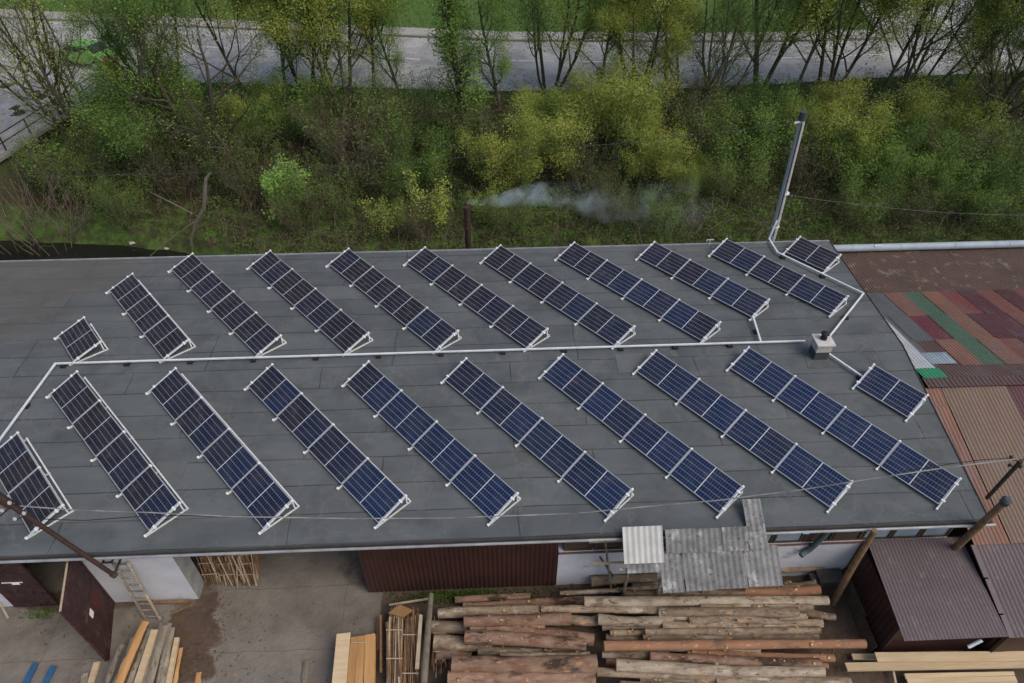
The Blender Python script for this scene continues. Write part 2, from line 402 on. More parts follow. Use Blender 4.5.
M['bark_orange'] = mk('bark_orange', (0.28, 0.150, 0.085), 0.9, var=(0.23, 0.115, 0.065), vscale=4, bump=0.7, stretch=(0.45, 1, 1), rnd=0.12, stain=((0.14, 0.085, 0.055), 2.5, 0.56, 0.66), fleck=((0.45, 0.27, 0.15), 12, 0.60, 0.70))
M['bark_pale'] = mk('bark_pale', (0.43, 0.365, 0.27), 0.95, var=(0.24, 0.18, 0.125), vscale=4.5, bump=0.9, stretch=(0.45, 1, 1), rnd=0.15, stain=((0.15, 0.105, 0.075), 3.0, 0.56, 0.66), fleck=((0.10, 0.068, 0.045), 11, 0.60, 0.68), spots=((0.45, 0.25, 0.12), 2.2, 0.12))
M['tree_bark'] = mk('tree_bark', (0.058, 0.050, 0.038), 0.95, var=(0.095, 0.090, 0.055), vscale=4, rnd=0.2)
M['brown_twig'] = mk('brown_twigs', (0.14, 0.105, 0.078), 0.95, var=(0.09, 0.07, 0.052), vscale=3, rnd=0.15)
M['pale_bark'] = mk('dead_pale_bark', (0.19, 0.165, 0.125), 0.9, var=(0.12, 0.10, 0.075), vscale=5)
M['asphalt'] = mk('worn_asphalt', (0.32, 0.315, 0.30), 0.9, var=(0.215, 0.213, 0.206), vscale=1.1, stain=((0.42, 0.41, 0.385), 0.35, 0.44, 0.64), fleck=((0.17, 0.17, 0.165), 5, 0.58, 0.70), bump=0.3, bscale=12)
M['paving'] = mk('pavement_slabs', (0.36, 0.335, 0.31), 0.9, var=(0.28, 0.26, 0.24), vscale=1.5)
M['paint'] = mk('road_paint', (0.62, 0.62, 0.60), 0.8, var=(0.42, 0.42, 0.41), vscale=5)
M['kerb'] = mk('kerb_stone', (0.20, 0.19, 0.18), 0.9)
M['chim_conc'] = mk('chimney_concrete', (0.44, 0.42, 0.38), 0.85, var=(0.35, 0.33, 0.30), vscale=5)
M['leaf_yellow'] = leaf_mat('spring_leaf_yellow', (0.290, 0.345, 0.060), (0.410, 0.440, 0.098), (0.195, 0.275, 0.055))
M['leaf_green'] = leaf_mat('spring_leaf_green', (0.130, 0.230, 0.042), (0.215, 0.315, 0.066), (0.095, 0.172, 0.036))
M['leaf_bright'] = leaf_mat('spring_leaf_bright', (0.24, 0.40, 0.085), (0.33, 0.48, 0.14), (0.24, 0.39, 0.085))
M['leaf_dark'] = leaf_mat('undergrowth_leaf', (0.075, 0.145, 0.026), (0.140, 0.220, 0.044), (0.120, 0.112, 0.050), 0.5)
M['grass_blade'] = leaf_mat('grass_blade', (0.060, 0.135, 0.020), (0.115, 0.180, 0.038), (0.145, 0.125, 0.062), 0.9)
M['meadow_blade'] = leaf_mat('meadow_blade', (0.060, 0.150, 0.020), (0.105, 0.200, 0.035), (0.075, 0.130, 0.026), 0.2)


def water_mat():
    mt = mk('stream_water', (0.012, 0.012, 0.009), 0.12, spec=0.5, bump=0.35, bscale=5)
    return mt


M['water'] = water_mat()


# ------------------------------------------------------------------ mesh helpers
class MB:
    def __init__(s):
        s.v, s.f, s.m, s.uv = [], [], [], {}

    def quad_box(s, o, ax, ay, az, mi=0):
        """box spanned from corner o by three edge vectors"""
        o, ax, ay, az = Vector(o), Vector(ax), Vector(ay), Vector(az)
        n = len(s.v)
        if ax.cross(ay).dot(az) < 0:
            ax, ay = ay, ax
        for k in range(8):
            s.v.append(o + ax * (k & 1) + ay * ((k >> 1) & 1) + az * (k >> 2))
        for f in ((0, 2, 3, 1), (4, 5, 7, 6), (0, 1, 5, 4), (2, 6, 7, 3), (0, 4, 6, 2), (1, 3, 7, 5)):
            s.f.append([n + i for i in f]); s.m.append(mi)

    def box(s, x0, x1, y0, y1, z0, z1, mi=0):
        s.quad_box((x0, y0, z0), (x1 - x0, 0, 0), (0, y1 - y0, 0), (0, 0, z1 - z0), mi)

    def bar(s, p0, p1, wd, ht, mi=0, up=(0, 0, 1), twist=0):
        p0, p1 = Vector(p0), Vector(p1)
        d = (p1 - p0).normalized()
        side = d.cross(Vector(up))
        if side.length < 1e-3:
            side = d.cross(Vector((0, 1, 0)))
        side.normalize()
        u = side.cross(d)
        s.quad_box(p0 - side * wd / 2 - u * ht / 2, p1 - p0, side * wd, u * ht, mi)

    def tube(s, pts, rad, n=8, mi=0, cap=True, mcap=None, wob=0, rng=random):
        pts = [Vector(p) for p in pts]
        if not hasattr(rad, '__len__'):
            rad = [rad] * len(pts)
        base = len(s.v)
        prev = None
        for i, p in enumerate(pts):
            d = (pts[min(i + 1, len(pts) - 1)] - pts[max(i - 1, 0)]).normalized()
            if prev is None:
                a = d.cross(Vector((0, 0, 1)))
                if a.length < 0.05:
                    a = d.cross(Vector((1, 0, 0)))
            else:
                a = prev - d * prev.dot(d)
            a.normalize(); prev = a
            bb = d.cross(a)
            for k in range(n):
                t = 2 * math.pi * k / n
                r = rad[i] * (1 + (rng.uniform(-wob, wob) if wob else 0))
                s.v.append(p + (a * math.cos(t) + bb * math.sin(t)) * r)
        for i in range(len(pts) - 1):
            for k in range(n):
                a0 = base + i * n + k; a1 = base + i * n + (k + 1) % n
                s.f.append([a0, a1, a1 + n, a0 + n]); s.m.append(mi)
        if cap:
            mc = mi if mcap is None else mcap
            s.f.append([base + k for k in reversed(range(n))]); s.m.append(mc)
            e = base + (len(pts) - 1) * n
            s.f.append([e + k for k in range(n)]); s.m.append(mc)

    def poly(s, pts, mi=0):
        n = len(s.v)
        s.v += [Vector(p) for p in pts]
        s.f.append(list(range(n, n + len(pts)))); s.m.append(mi)

    def prism(s, pts, h, mi=0):
        """vertical prism: top outline pts (counter-clockwise), thickness h downwards"""
        n = len(s.v); k = len(pts)
        s.v += [Vector(p) for p in pts] + [Vector(p) - Vector((0, 0, h)) for p in pts]
        s.f.append([n + i for i in range(k)]); s.m.append(mi)
        s.f.append([n + k + i for i in reversed(range(k))]); s.m.append(mi)
        for i in range(k):
            j = (i + 1) % k
            s.f.append([n + j, n + i, n + k + i, n + k + j]); s.m.append(mi)

    def mesh(s, name, mats):
        me = bpy.data.meshes.new(name)
        me.from_pydata([tuple(v) for v in s.v], [], s.f)
        for mt in (mats if isinstance(mats, (list, tuple)) else [mats]):
            me.materials.append(mt)
        me.polygons.foreach_set('material_index', s.m)
        me.update()
        return me

    def build(s, name, mats, parent=None, smooth=False, off=None):
        me = s.mesh(name, mats)
        if smooth:
            me.polygons.foreach_set('use_smooth', [True] * len(me.polygons))
            try:
                me.set_sharp_from_angle(angle=R_(40))
            except Exception:
                pass
        return link(name, me, parent, off)


def link(name, data, parent=None, off=None):
    o = bpy.data.objects.new(name, data)
    COL.objects.link(o)
    if parent is not None:
        o.parent = parent
        if parent.parent is None and parent.type == 'EMPTY' and off is None:
            off = parent.get('_origin')
    return o


def tag(o, label=None, cat=None, group=None, kind=None):
    if label: o['label'] = label
    if cat: o['category'] = cat
    if group: o['group'] = group
    if kind: o['kind'] = kind
    return o


def empty(name, loc, label, cat, group=None, rot=None):
    """the Empty at a thing's base; parts are modelled in place coordinates and shifted to it"""
    o = bpy.data.objects.new(name, None)
    COL.objects.link(o)
    o.empty_display_size = 0.3
    o.location = loc
    if rot is not None:
        o.rotation_euler = rot
    tag(o, label, cat, group)
    return o


def part(name, mb, mats, parent, smooth=False):
    """a part modelled in world coordinates: move its vertices into the thing's own frame"""
    root = parent
    while root.parent is not None:
        root = root.parent
    L = Vector(root.location)
    for i, v in enumerate(mb.v):
        mb.v[i] = Vector(v) - L
    return mb.build(name, mats, parent, smooth)


def solo(name, mb, mats, label, cat, group=None, smooth=False, kind=None, base=None):
    """a thing that is one mesh; its origin goes to its base"""
    if base is None:
        xs = [v[0] for v in mb.v]; ys = [v[1] for v in mb.v]; zs = [v[2] for v in mb.v]
        base = Vector(((min(xs) + max(xs)) / 2, (min(ys) + max(ys)) / 2, min(zs)))
    base = Vector(base)
    mb.v = [Vector(v) - base for v in mb.v]
    o = mb.build(name, mats, None, smooth)
    o.location = base
    return tag(o, label, cat, group, kind)


def structure(name, mb, mats, kind='structure', smooth=False):
    o = mb.build(name, mats, None, smooth)
    o['kind'] = kind
    return o


def corr(mb, o, ux, uy, nx_len, ny_len, pitch, amp, mi=0, rows=1, col=None, per=6):
    """corrugated sheet: waves across ux, ribs running along uy, from corner o; a real sheet 6 mm thick"""
    o, ux, uy = Vector(o), Vector(ux).normalized(), Vector(uy).normalized()
    n = ux.cross(uy).normalized()
    if n.z < 0: n = -n
    k = max(2, int(round(nx_len / pitch * per)))
    base = len(mb.v)
    for side in (0, 1):
        for j in range(rows + 1):
            for i in range(k + 1):
                x = nx_len * i / k
                mb.v.append(o + ux * x + uy * (ny_len * j / rows) + n * (amp * math.cos(2 * math.pi * x / pitch) - 0.006 * side))
    S = (rows + 1) * (k + 1)
    flip = ux.cross(uy).z < 0
    for side in (0, 1):
        for j in range(rows):
            for i in range(k):
                a = base + side * S + j * (k + 1) + i
                q = [a, a + 1, a + k + 2, a + k + 1]
                if (side == 1) != flip: q.reverse()
                mb.f.append(q)
                mb.m.append(col(nx_len * (i + 0.5) / k, ny_len * (j + 0.5) / rows) if col else mi)


def np_mesh(name, verts, faces, mats, smooth=False):
    """mesh from numpy arrays; faces all of one size"""
    me = bpy.data.meshes.new(name)
    nv, nf, k = len(verts), len(faces), faces.shape[1]
    me.vertices.add(nv); me.vertices.foreach_set('co', np.asarray(verts, np.float32).ravel())
    me.loops.add(nf * k); me.loops.foreach_set('vertex_index', faces.astype(np.int32).ravel())
    me.polygons.add(nf); me.polygons.foreach_set('loop_start', np.arange(0, nf * k, k, dtype=np.int32))
    me.update(calc_edges=True)
    for mt in mats: me.materials.append(mt)
    if smooth: me.polygons.foreach_set('use_smooth', np.ones(nf, bool))
    return me


# ================================================================== GROUND, ROAD, WATER
NX = [-90, -40, -23, -12, 0, 10, 18, 25, 36, 60, 120]
NY = [34.5, 30.2, 28.5, 27.2, 25.7, 25.5, 25.9, 26.7, 27.3, 28.5, 31]
FX = [-90, -38, -14, 2, 20, 60, 120]
FY = [52, 43.2, 38.9, 36.2, 35.2, 36, 38]
RZ = 2.5                                           # road level on top of the bank


def near_edge(X): return np.interp(X, NX, NY)
def far_edge(X): return np.interp(X, FX, FY)
def sst(t):
    t = np.clip(t, 0, 1); return t * t * (3 - 2 * t)


UX = [-60, -26, -21, -16, -13.5, -11, 60]
UY = [18.5, 15.4, 14.9, 13.9, 12.2, 10.9, 10.6]    # far edge of the stream bed


def hgt(X, Y):
    X = np.asarray(X, float); Y = np.asarray(Y, float)
    ne = near_edge(X)
    z = (RZ - 0.06) * sst((Y - 15.6) / (ne - 0.4 - 15.6))
    # embankment of the side road on the left
    wl = sst((-24.6 - X) / 2.0) * sst((Y - 15.8) / 2.2)
    z = np.maximum(z, (RZ - 0.06) * wl)
    yu = np.interp(X, UX, UY)
    z = z - 1.25 * sst((Y - 9.2) / 0.8) * (1 - sst((Y - yu + 0.9) / 1.3))
    rough = np.where(Y > 9, 1.0, 0.0) * np.where(Y < ne - 0.6, 1.0, 0.0)
    z = z + rough * (0.10 * np.sin(X * 1.7 + Y * 0.9) * np.sin(Y * 1.3 - X * 0.4) + 0.06 * np.sin(X * 3.9) * np.sin(Y * 3.1))
    fe = far_edge(X)
    z = z + np.clip(Y - fe - 1.0, 0, 400) * 0.02
    return z


gx_ = np.concatenate([[-900, -500, -250, -140, -90, -60, -45], np.arange(-38, 56, 0.3), [60, 75, 100, 140, 250, 500, 900]])
gy_ = np.concatenate([[-400, -150, -60, -30, -18], np.arange(-13, 46, 0.3), [48, 52, 60, 75, 100, 150, 300, 900, 1500]])
GX, GY = np.meshgrid(gx_, gy_)
GZ = hgt(GX, GY)
ny_, nx_ = GX.shape
idx = np.arange(nx_ * ny_).reshape(ny_, nx_)
faces = np.stack([idx[:-1, :-1], idx[:-1, 1:], idx[1:, 1:], idx[1:, :-1]], -1).reshape(-1, 4)
me = np_mesh('ground', np.stack([GX, GY, GZ], -1).reshape(-1, 3), faces, [M['ground']], True)
# zones
conc = np.where((GY < 8.8) & (GX < -3.55) & (GX > -40), 1.0, 0.0)
mud1 = sst(1.25 - np.hypot((GX + 9.3) / 1.2, (GY + 8.0) / 1.7) + .25 * np.sin(GX * 3.1 + GY * 2.3) * np.sin(GY * 3.7)) + sst(1.2 - np.hypot((GX + 12.8) / 3.0, (GY + 6.4) / 0.45))
conc = np.clip(conc - 1.4 * mud1, 0, 1)
dirt = np.where((GY < 9.2), 1.0, 0.0)
mead = np.where(GY > far_edge(GX) - 0.5, 1.0, 0.0)
strip = sst((GY - 10.5) / 1.0) * (1 - sst((GY - 16.0) / 2.5)) * 0.50
edge = sst((GY - (near_edge(GX) - 2.0)) / 1.0) * 0.62
mead = np.maximum(mead, np.maximum(strip, edge))
ca = me.color_attributes.new('zone', 'FLOAT_COLOR', 'POINT')
ca.data.foreach_set('color', np.stack([conc, dirt, mead, np.ones_like(conc)], -1).astype(np.float32).ravel())
g = bpy.data.objects.new('ground', me); COL.objects.link(g); g['kind'] = 'structure'


def strip_mesh(xs, ya, yb, z):
    mb = MB()
    for x0, x1 in zip(xs[:-1], xs[1:]):
        mb.poly([(x0, ya(x0), z), (x1, ya(x1), z), (x1, yb(x1), z), (x0, yb(x0), z)])
    return mb


xs = list(np.arange(-90, 121, 2.0))
structure('road', strip_mesh(xs, lambda x: float(near_edge(x)), lambda x: float(far_edge(x)) - 1.75, RZ), M['asphalt'])
mb = MB()
mb.poly([(-26.9, 16.6, RZ + 0.004), (-25.6, 22.5, RZ + 0.004), (-24.6, 27.6, RZ + 0.004), (-23.6, 30.0, RZ + 0.004), (-40, 33, RZ + 0.004), (-44, 17, RZ + 0.004)])
mb.poly([(29, 33.2, RZ + 0.004), (62, 33.8, RZ + 0.004), (70, 70, RZ + 0.75), (36, 70, RZ + 0.72)])
structure('side_road', mb, M['asphalt'])
mb = MB()
pv = [x for x in xs if x <= 30]
for x0, x1 in zip(pv[:-1], pv[1:]):
    f0, f1 = float(far_edge(x0)), float(far_edge(x1))
    mb.prism([(x0, f0 - 1.6, RZ + 0.13), (x1, f1 - 1.6, RZ + 0.13), (x1, f1, RZ + 0.13), (x0, f0, RZ + 0.13)], 0.2)
structure('pavement', mb, M['paving'])
mb = MB()
for x0, x1 in zip(pv[:-1], pv[1:]):
    f0, f1 = float(far_edge(x0)), float(far_edge(x1))
    mb.prism([(x0, f0 - 1.76, RZ + 0.14), (x1, f1 - 1.76, RZ + 0.14), (x1, f1 - 1.603, RZ + 0.14), (x0, f0 - 1.603, RZ + 0.14)], 0.2)
structure('kerb', mb, M['kerb'])


def lane(x): return float(np.interp(x, [-60, -30, -12.9, -4.4, 7.9, 20, 60], [41.0, 36.6, 32.9, 31.3, 30.3, 30.4, 32.2]))


mb = MB()
x = -58.0
while x < 60:
    for q in range(4):
        a, b_ = x + q * 0.75, x + q * 0.75 + 0.75
        mb.poly([(a, lane(a) - 0.08, RZ + 0.008), (b_, lane(b_) - 0.08, RZ + 0.008), (b_, lane(b_) + 0.08, RZ + 0.008), (a, lane(a) + 0.08, RZ + 0.008)])
    x += 4.6
structure('road_marking', mb, M['paint'])
mb = MB()
mb.poly([(-60, 9.0, -0.82), (60, 9.0, -0.82), (60, 11.6, -0.82), (-9, 11.8, -0.82), (-14, 15.6, -0.82), (-60, 19.5, -0.82)])
structure('stream_water', mb, M['water'])

# ================================================================== THE HALL UNDER THE ARRAYS
YF, YB, SL = -6.93, 6.872, 0.0336464
RH = 3.75
hall = empty('flat_roofed_hall', (0, 0, 0), 'long low hall with grey felt roof carrying the solar arrays', 'building')


def roof_z(y): return RH - abs(y) * math.tan(SL)


def roof_pt(x, y, h=0.0):
    return Vector((x, y, roof_z(y) + h))


mb = MB()
XL = -26.0
top = [(XL, YF), (13.84, YF), (14.50, 0), (14.58, YB), (XL, YB)]
for ys in (((XL, YF), (13.84, YF), (14.50, 0), (XL, 0)), ((XL, 0), (14.50, 0), (14.58, YB), (XL, YB))):
    mb.prism([(x_, y_, roof_z(y_)) for x_, y_ in ys], 0.16)
roof = part('roof', mb, M['felt'], hall)
mb = MB()                                            # pale edge flashing and gutter along the yard eave, drip edge at the back
mb.box(XL, 13.9, YF - 0.055, YF - 0.002, roof_z(YF) - 0.12, roof_z(YF) + 0.012)
part('fascia', mb, M['fascia'], hall)
mb = MB()
mb.tube([(XL, YF - 0.10, 3.40), (-6, YF - 0.10, 3.43), (4, YF - 0.10, 3.41), (14.0, YF - 0.10, 3.43)], 0.042, 8)
part('gutter', mb, M['zinc'], hall, True)
mb = MB()
mb.box(XL, 14.58, YB - 0.06, YB + 0.012, roof_z(YB) + 0.003, roof_z(YB) + 0.045)
part('edge_flashing', mb, M['zinc'], hall)
mb = MB()
for (x0, y0), (x1, y1) in (((13.84, YF), (14.50, 0)), ((14.50, 0), (14.58, YB))):
    mb.bar(roof_pt(x0 + 0.012, y0, -0.02), roof_pt(x1 + 0.012, y1, -0.02), 0.03, 0.09)
part('verge_flashing', mb, M['fascia'], hall)
# front wall pieces at Y = -6.5
WY = -6.5
mb = MB()
mb.box(XL, -14.92, WY, WY + 0.3, 0, 3.36)
mb.box(-11.88, -9.33, WY, WY + 0.58, 0, 3.36)
part('white_wall', mb, M['white_wall'], hall)
mb = MB()
mb.box(-9.327, -9.31, WY + 0.003, WY + 0.577, 0, 3.35)
part('wall_return', mb, M['old_wall'], hall)
mb = MB()
mb.box(1.80, 13.55, WY, WY + 0.3, 0, 1.94)
mb.box(1.80, 13.55, WY, WY + 0.3, 2.86, 3.36)
part('low_white_wall', mb, M['white_wall'], hall)
mb = MB()
corr(mb, (-4.05, WY - 0.03, 0.05), (1, 0, 0), (0, 0, 1), 5.82, 3.3, 0.14, 0.012)
mb.box(-4.05, 1.78, WY + 0.02, WY + 0.2, 0, 3.36)
part('corrugated_wall', mb, M['brown_clad'], hall)
mb = MB()
mb.box(XL, 13.55, 6.3, 6.6, -0.4, 3.36)
mb.box(13.25, 13.548, WY + 0.31, 6.29, -0.4, 3.36)
mb.box(XL, XL + 0.3, WY + 0.31, 6.29, -0.4, 3.36)
mb.box(XL + 0.4, 13.2, 0.2, 0.4, 0, 3.4)
part('wall', mb, M['old_wall'], hall)
mb = MB()
mb.box(-15.2, -9.5, -4.9, -4.8, 0, 3.3)
mb.box(-15.3, -15.2, -6.1, -4.8, 0, 3.3)
part('gateway_dark_screen', mb, M['fascia'], hall)  # added dark screens standing in for the deep shade inside the gateway
mb = MB()
mb.box(-14.9, -9.4, WY + 0.05, WY + 0.3, 2.95, 3.355)
mb.box(-9.30, -4.06, WY + 0.05, WY + 0.3, 3.05, 3.355)
part('lintel', mb, M['dark_wood'], hall)
# windows in the strip above the low wall
wx = 1.95
k = 0
while wx < 13.2:
    wd = 0.86
    dark = (wx < 7.2) or (k in (8, 9))
    f = MB()
    for q in ((wx, wx + 0.06, 1.945, 2.855), (wx + wd - 0.06, wx + wd, 1.945, 2.855)):
        f.box(q[0], q[1], WY + 0.03, WY + 0.12, q[2], q[3])
    f.box(wx + 0.06, wx + wd - 0.06, WY + 0.03, WY + 0.12, 1.945, 2.0)
    f.box(wx + 0.06, wx + wd - 0.06, WY + 0.03, WY + 0.12, 2.79, 2.855)
    fo = part('window', f, M['dark_wood'], hall)
    p = MB()
    p.box(wx + 0.062, wx + wd - 0.062, WY + 0.07, WY + 0.082, 2.002, 2.788)
    part('pane', p, M['dark_wood'] if dark else M['glass'], fo)
    wx += wd + 0.035
    k += 1
mb = MB()
mb.box(1.8, 13.55, WY - 0.05, WY - 0.002, 1.885, 1.938)
part('window_sill', mb, mk('sill_red_brown', (0.16, 0.09, 0.075), 0.8), hall)
# gate: one leaf shut in line with the wall, one swung out towards the yard
mb = MB()
mb.box(-14.88, -13.55, WY - 0.06, WY - 0.005, 0.06, 2.62)
lf = part('gate_leaf', mb, M['gate'], hall)
lf['label'] = 'shut brown gate leaf'
mb = MB()
mb.box(-14.55, -13.95, WY - 0.075, WY - 0.061, 1.50, 1.53)
mb.box(-14.27, -14.05, WY - 0.085, WY - 0.0755, 1.42, 1.50)
part('handle', mb, M['white_plastic'], lf)
HX, FX_, FYY = -11.95, -11.42, -8.32               # hinge x, free edge at the yard
hp, fp = Vector((HX, WY - 0.02, 0)), Vector((FX_, FYY, 0))
dv = (fp - hp); nv_ = Vector((-dv.y, dv.x, 0)).normalized()
mb = MB()
mb.quad_box(hp + Vector((0, 0, 0.06)), dv, nv_ * 0.05, (0, 0, 2.98))
for t0, t1, z0, z1 in ((0.05, .95, 1.62, 1.72), (0, 1, 2.93, 3.06), (0, 1, 0.05, 0.17), (0.95, 1.0, 0.17, 2.93), (0, .05, .17, 2.93)):
    mb.quad_box(hp + dv * t0 + nv_ * 0.0505 + Vector((0, 0, z0)), dv * (t1 - t0), nv_ * 0.022, (0, 0, z1 - z0))
lf = part('gate_leaf', mb, M['gate'], hall)
lf['label'] = 'open brown gate leaf with a red patch'
mb = MB(); mb.quad_box(hp + dv * 0.55 + nv_ * 0.052 + Vector((0, 0, 1.35)), dv * 0.10, nv_ * 0.02, (0, 0, 0.34))
part('handle', mb, M['white_plastic'], lf)
mb = MB(); mb.quad_box(hp + dv * 0.14 + nv_ * 0.051 + Vector((0, 0, 0.95)), dv * 0.3, nv_ * 0.006, (0, 0, 0.62))
part('patch', mb, M['gate_red'], lf)
mb = MB(); mb.quad_box(hp - nv_ * 0.032 + Vector((0, 0, 3.064)), dv, nv_ * 0.05, (0, 0, 0.02)); part('top_strip', mb, M['lath_pale'], lf)
mb = MB(); mb.quad_box(hp + dv * 1.001 - nv_ * 0.03 + Vector((0, 0, 0.06)), dv.normalized() * 0.02, nv_ * 0.085, (0, 0, 2.98))
part('edge_strip', mb, M['gate'], lf)
# small pale blue clip on the gutter
mb = MB(); mb.box(8.5, 8.68, YF - 0.16, YF - 0.145, 3.41, 3.46)
part('gutter_clip', mb, mk('pale_blue_plastic', (0.25, 0.48, 0.62), 0.5), hall)
# green down pipe
mb = MB()
p0 = aty(843, 530, YF - 0.12)
mb.tube([(9.55, -6.72, 3.30), (9.5, -6.68, 2.6), (9.42, -6.62, 2.0), (9.36, -6.60, 1.72), (9.22, -6.62, 1.60), (9.1, -6.7, 1.58)], 0.085, 10)
part('down_pipe', mb, M['green_pipe'], hall, True)
mb = MB()
mb.bar((-11.2, WY - 0.14, 2.55), (-11.2, WY, 2.55), 0.04, 0.04)
mb.bar((-10.95, WY - 0.14, 2.55), (-10.95, WY, 2.55), 0.04, 0.04)
mb.bar((-11.22, WY - 0.14, 2.55), (-10.93, WY - 0.14, 2.55), 0.04, 0.04)
part('bracket', mb, M['rust'], hall)

# repair patches on the felt
for (px, py, wx_, wy_) in ((631, 363, 1.0, .9), (505, 300, .7, .5), (170, 470, .9, .6), (905, 455, 1.1, .7), (690, 250, 1.2, .35)):
    k_ = 1 if py > 352 else -1
    d_ = _ray(px, py); z0_ = RH
    kk = (CAM[1] * math.tan(SL) * k_ - (CAM[2] - RH)) / (d_[2] - k_ * d_[1] * math.tan(SL))
    q = Vector(CAM + d_ * kk)
    mb = MB()
    mb.prism([roof_pt(q.x - wx_ / 2, q.y - wy_ / 2, .012), roof_pt(q.x + wx_ / 2, q.y - wy_ / 2, .012), roof_pt(q.x + wx_ / 2, q.y + wy_ / 2, .012), roof_pt(q.x - wx_ / 2, q.y + wy_ / 2, .012)], .011)
    part('repair_patch', mb, M['felt_patch'], hall)
# chimney on the ridge
chim = empty('roof_chimney', roof_pt(11.33, -0.33), 'small pale concrete chimney with black cowl on the grey roof ridge', 'chimney')
mb = MB()
mb.prism([roof_pt(10.78, -0.95, 0.012), roof_pt(11.88, -0.95, 0.012), roof_pt(11.78, -0.02, 0.012), roof_pt(10.9, -0.02, 0.012)], 0.02)
part('flashing_apron', mb, M['felt'], chim)
mb = MB(); mb.box(11.09, 11.57, -0.56, -0.10, 3.70, 4.10)
part('base', mb, M['cap_grey'], chim)
mb = MB(); mb.box(11.07, 11.59, -0.58, -0.08, 4.10, 4.42)
part('stack', mb, M['chim_conc'], chim)
mb = MB(); mb.box(11.02, 11.64, -0.64, -0.02, 4.42, 4.47)
part('cap_slab', mb, mk('cap_slab_pale', (0.56, 0.54, 0.50), 0.8, var=(0.45, 0.43, 0.40), vscale=5), chim)
mb = MB()
mb.tube([(11.33, -0.28, 4.46), (11.33, -0.28, 4.56)], 0.11, 12)
for a in range(4):
    c_, s_ = math.cos(a * 1.57 + .5) * 0.1, math.sin(a * 1.57 + .5) * 0.1
    mb.bar((11.33 + c_, -0.28 + s_, 4.54), (11.33 + c_ * .9, -0.28 + s_ * .9, 4.72), 0.015, 0.015)
mb.tube([(11.33, -0.28, 4.70), (11.33, -0.28, 4.74), (11.33, -0.28, 4.80)], [0.15, 0.12, 0.02], 12)
part('cowl', mb, M['rubber'], chim)

# ================================================================== SOLAR ARRAYS
PL, PW, PG, H0 = 1.755, 1.038, 0.035, 0.12
TILT = 0.318


def panel_meshes():
    """origin at the low corner of the top face; x along the row, y up the tilt"""
    me = MB()
    i_ = 0.016
    me.quad_box((i_, i_, -0.012), (PL - 2 * i_, 0, 0), (0, PW - 2 * i_, 0), (0, 0, 0.009), 0)
    ms = me.mesh('solar_panel', [M['cells']])
    uvl = ms.uv_layers.new(name='UVMap')
    for p in ms.polygons:
        for li in p.loop_indices:
            v = ms.vertices[ms.loops[li].vertex_index].co
            uvl.data[li].uv = ((v.x - 0.02) / (PL - 0.04), (v.y - 0.02) / (PW - 0.04))
    fr = MB()
    w_ = 0.015
    fr.box(0, PL, 0, w_, -0.035, 0)
    fr.box(0, PL, PW - w_, PW, -0.035, 0)
    fr.box(0, w_, w_, PW - w_, -0.035, 0)
    fr.box(PL - w_, PL, w_, PW - w_, -0.035, 0)
    return ms, fr.mesh('panel_frame', [M['frame']])


PANEL_ME, FRAME_ME = panel_meshes()
CT, ST = math.cos(TILT), math.sin(TILT)


def tp(y, z):                                         # tilted (y,z) -> array frame
    return (y * CT - z * ST, H0 + y * ST + z * CT)


def bracket_mesh(end):
    mb = MB()
    wd = 0.038 if end else 0.034
    zt = -0.002 if end else -0.036
    y0, z0 = tp(-0.13, zt - 0.045); y1, z1 = tp(PW + 0.03, zt - 0.045)
    d = Vector((0, y1 - y0, z1 - z0)); up = Vector((0, -ST, CT)) * 0.045
    mb.quad_box((-wd / 2, y0, z0), (wd, 0, 0), d, up)
    yb = PW * CT
    mb.box(-0.018, 0.018, -0.16, yb + 0.14, 0.006, 0.042)                 # foot rail lying on the roof
    mb.box(-0.018, 0.018, yb - 0.02, yb + 0.02, 0.05, H0 + PW * ST - 0.075)   # rear leg
    mb.box(-0.018, 0.018, -0.12, -0.085, 0.05, 0.075)
    return mb.mesh('support_bracket', [M['alu']])


def clamp_mesh(long):
    mb = MB()
    x0 = -0.055 if long else -0.03
    mb.box(x0, -x0, -0.028, 0.028, -0.045, 0.012)
    return mb.mesh('clamp', [M['white_plastic']])


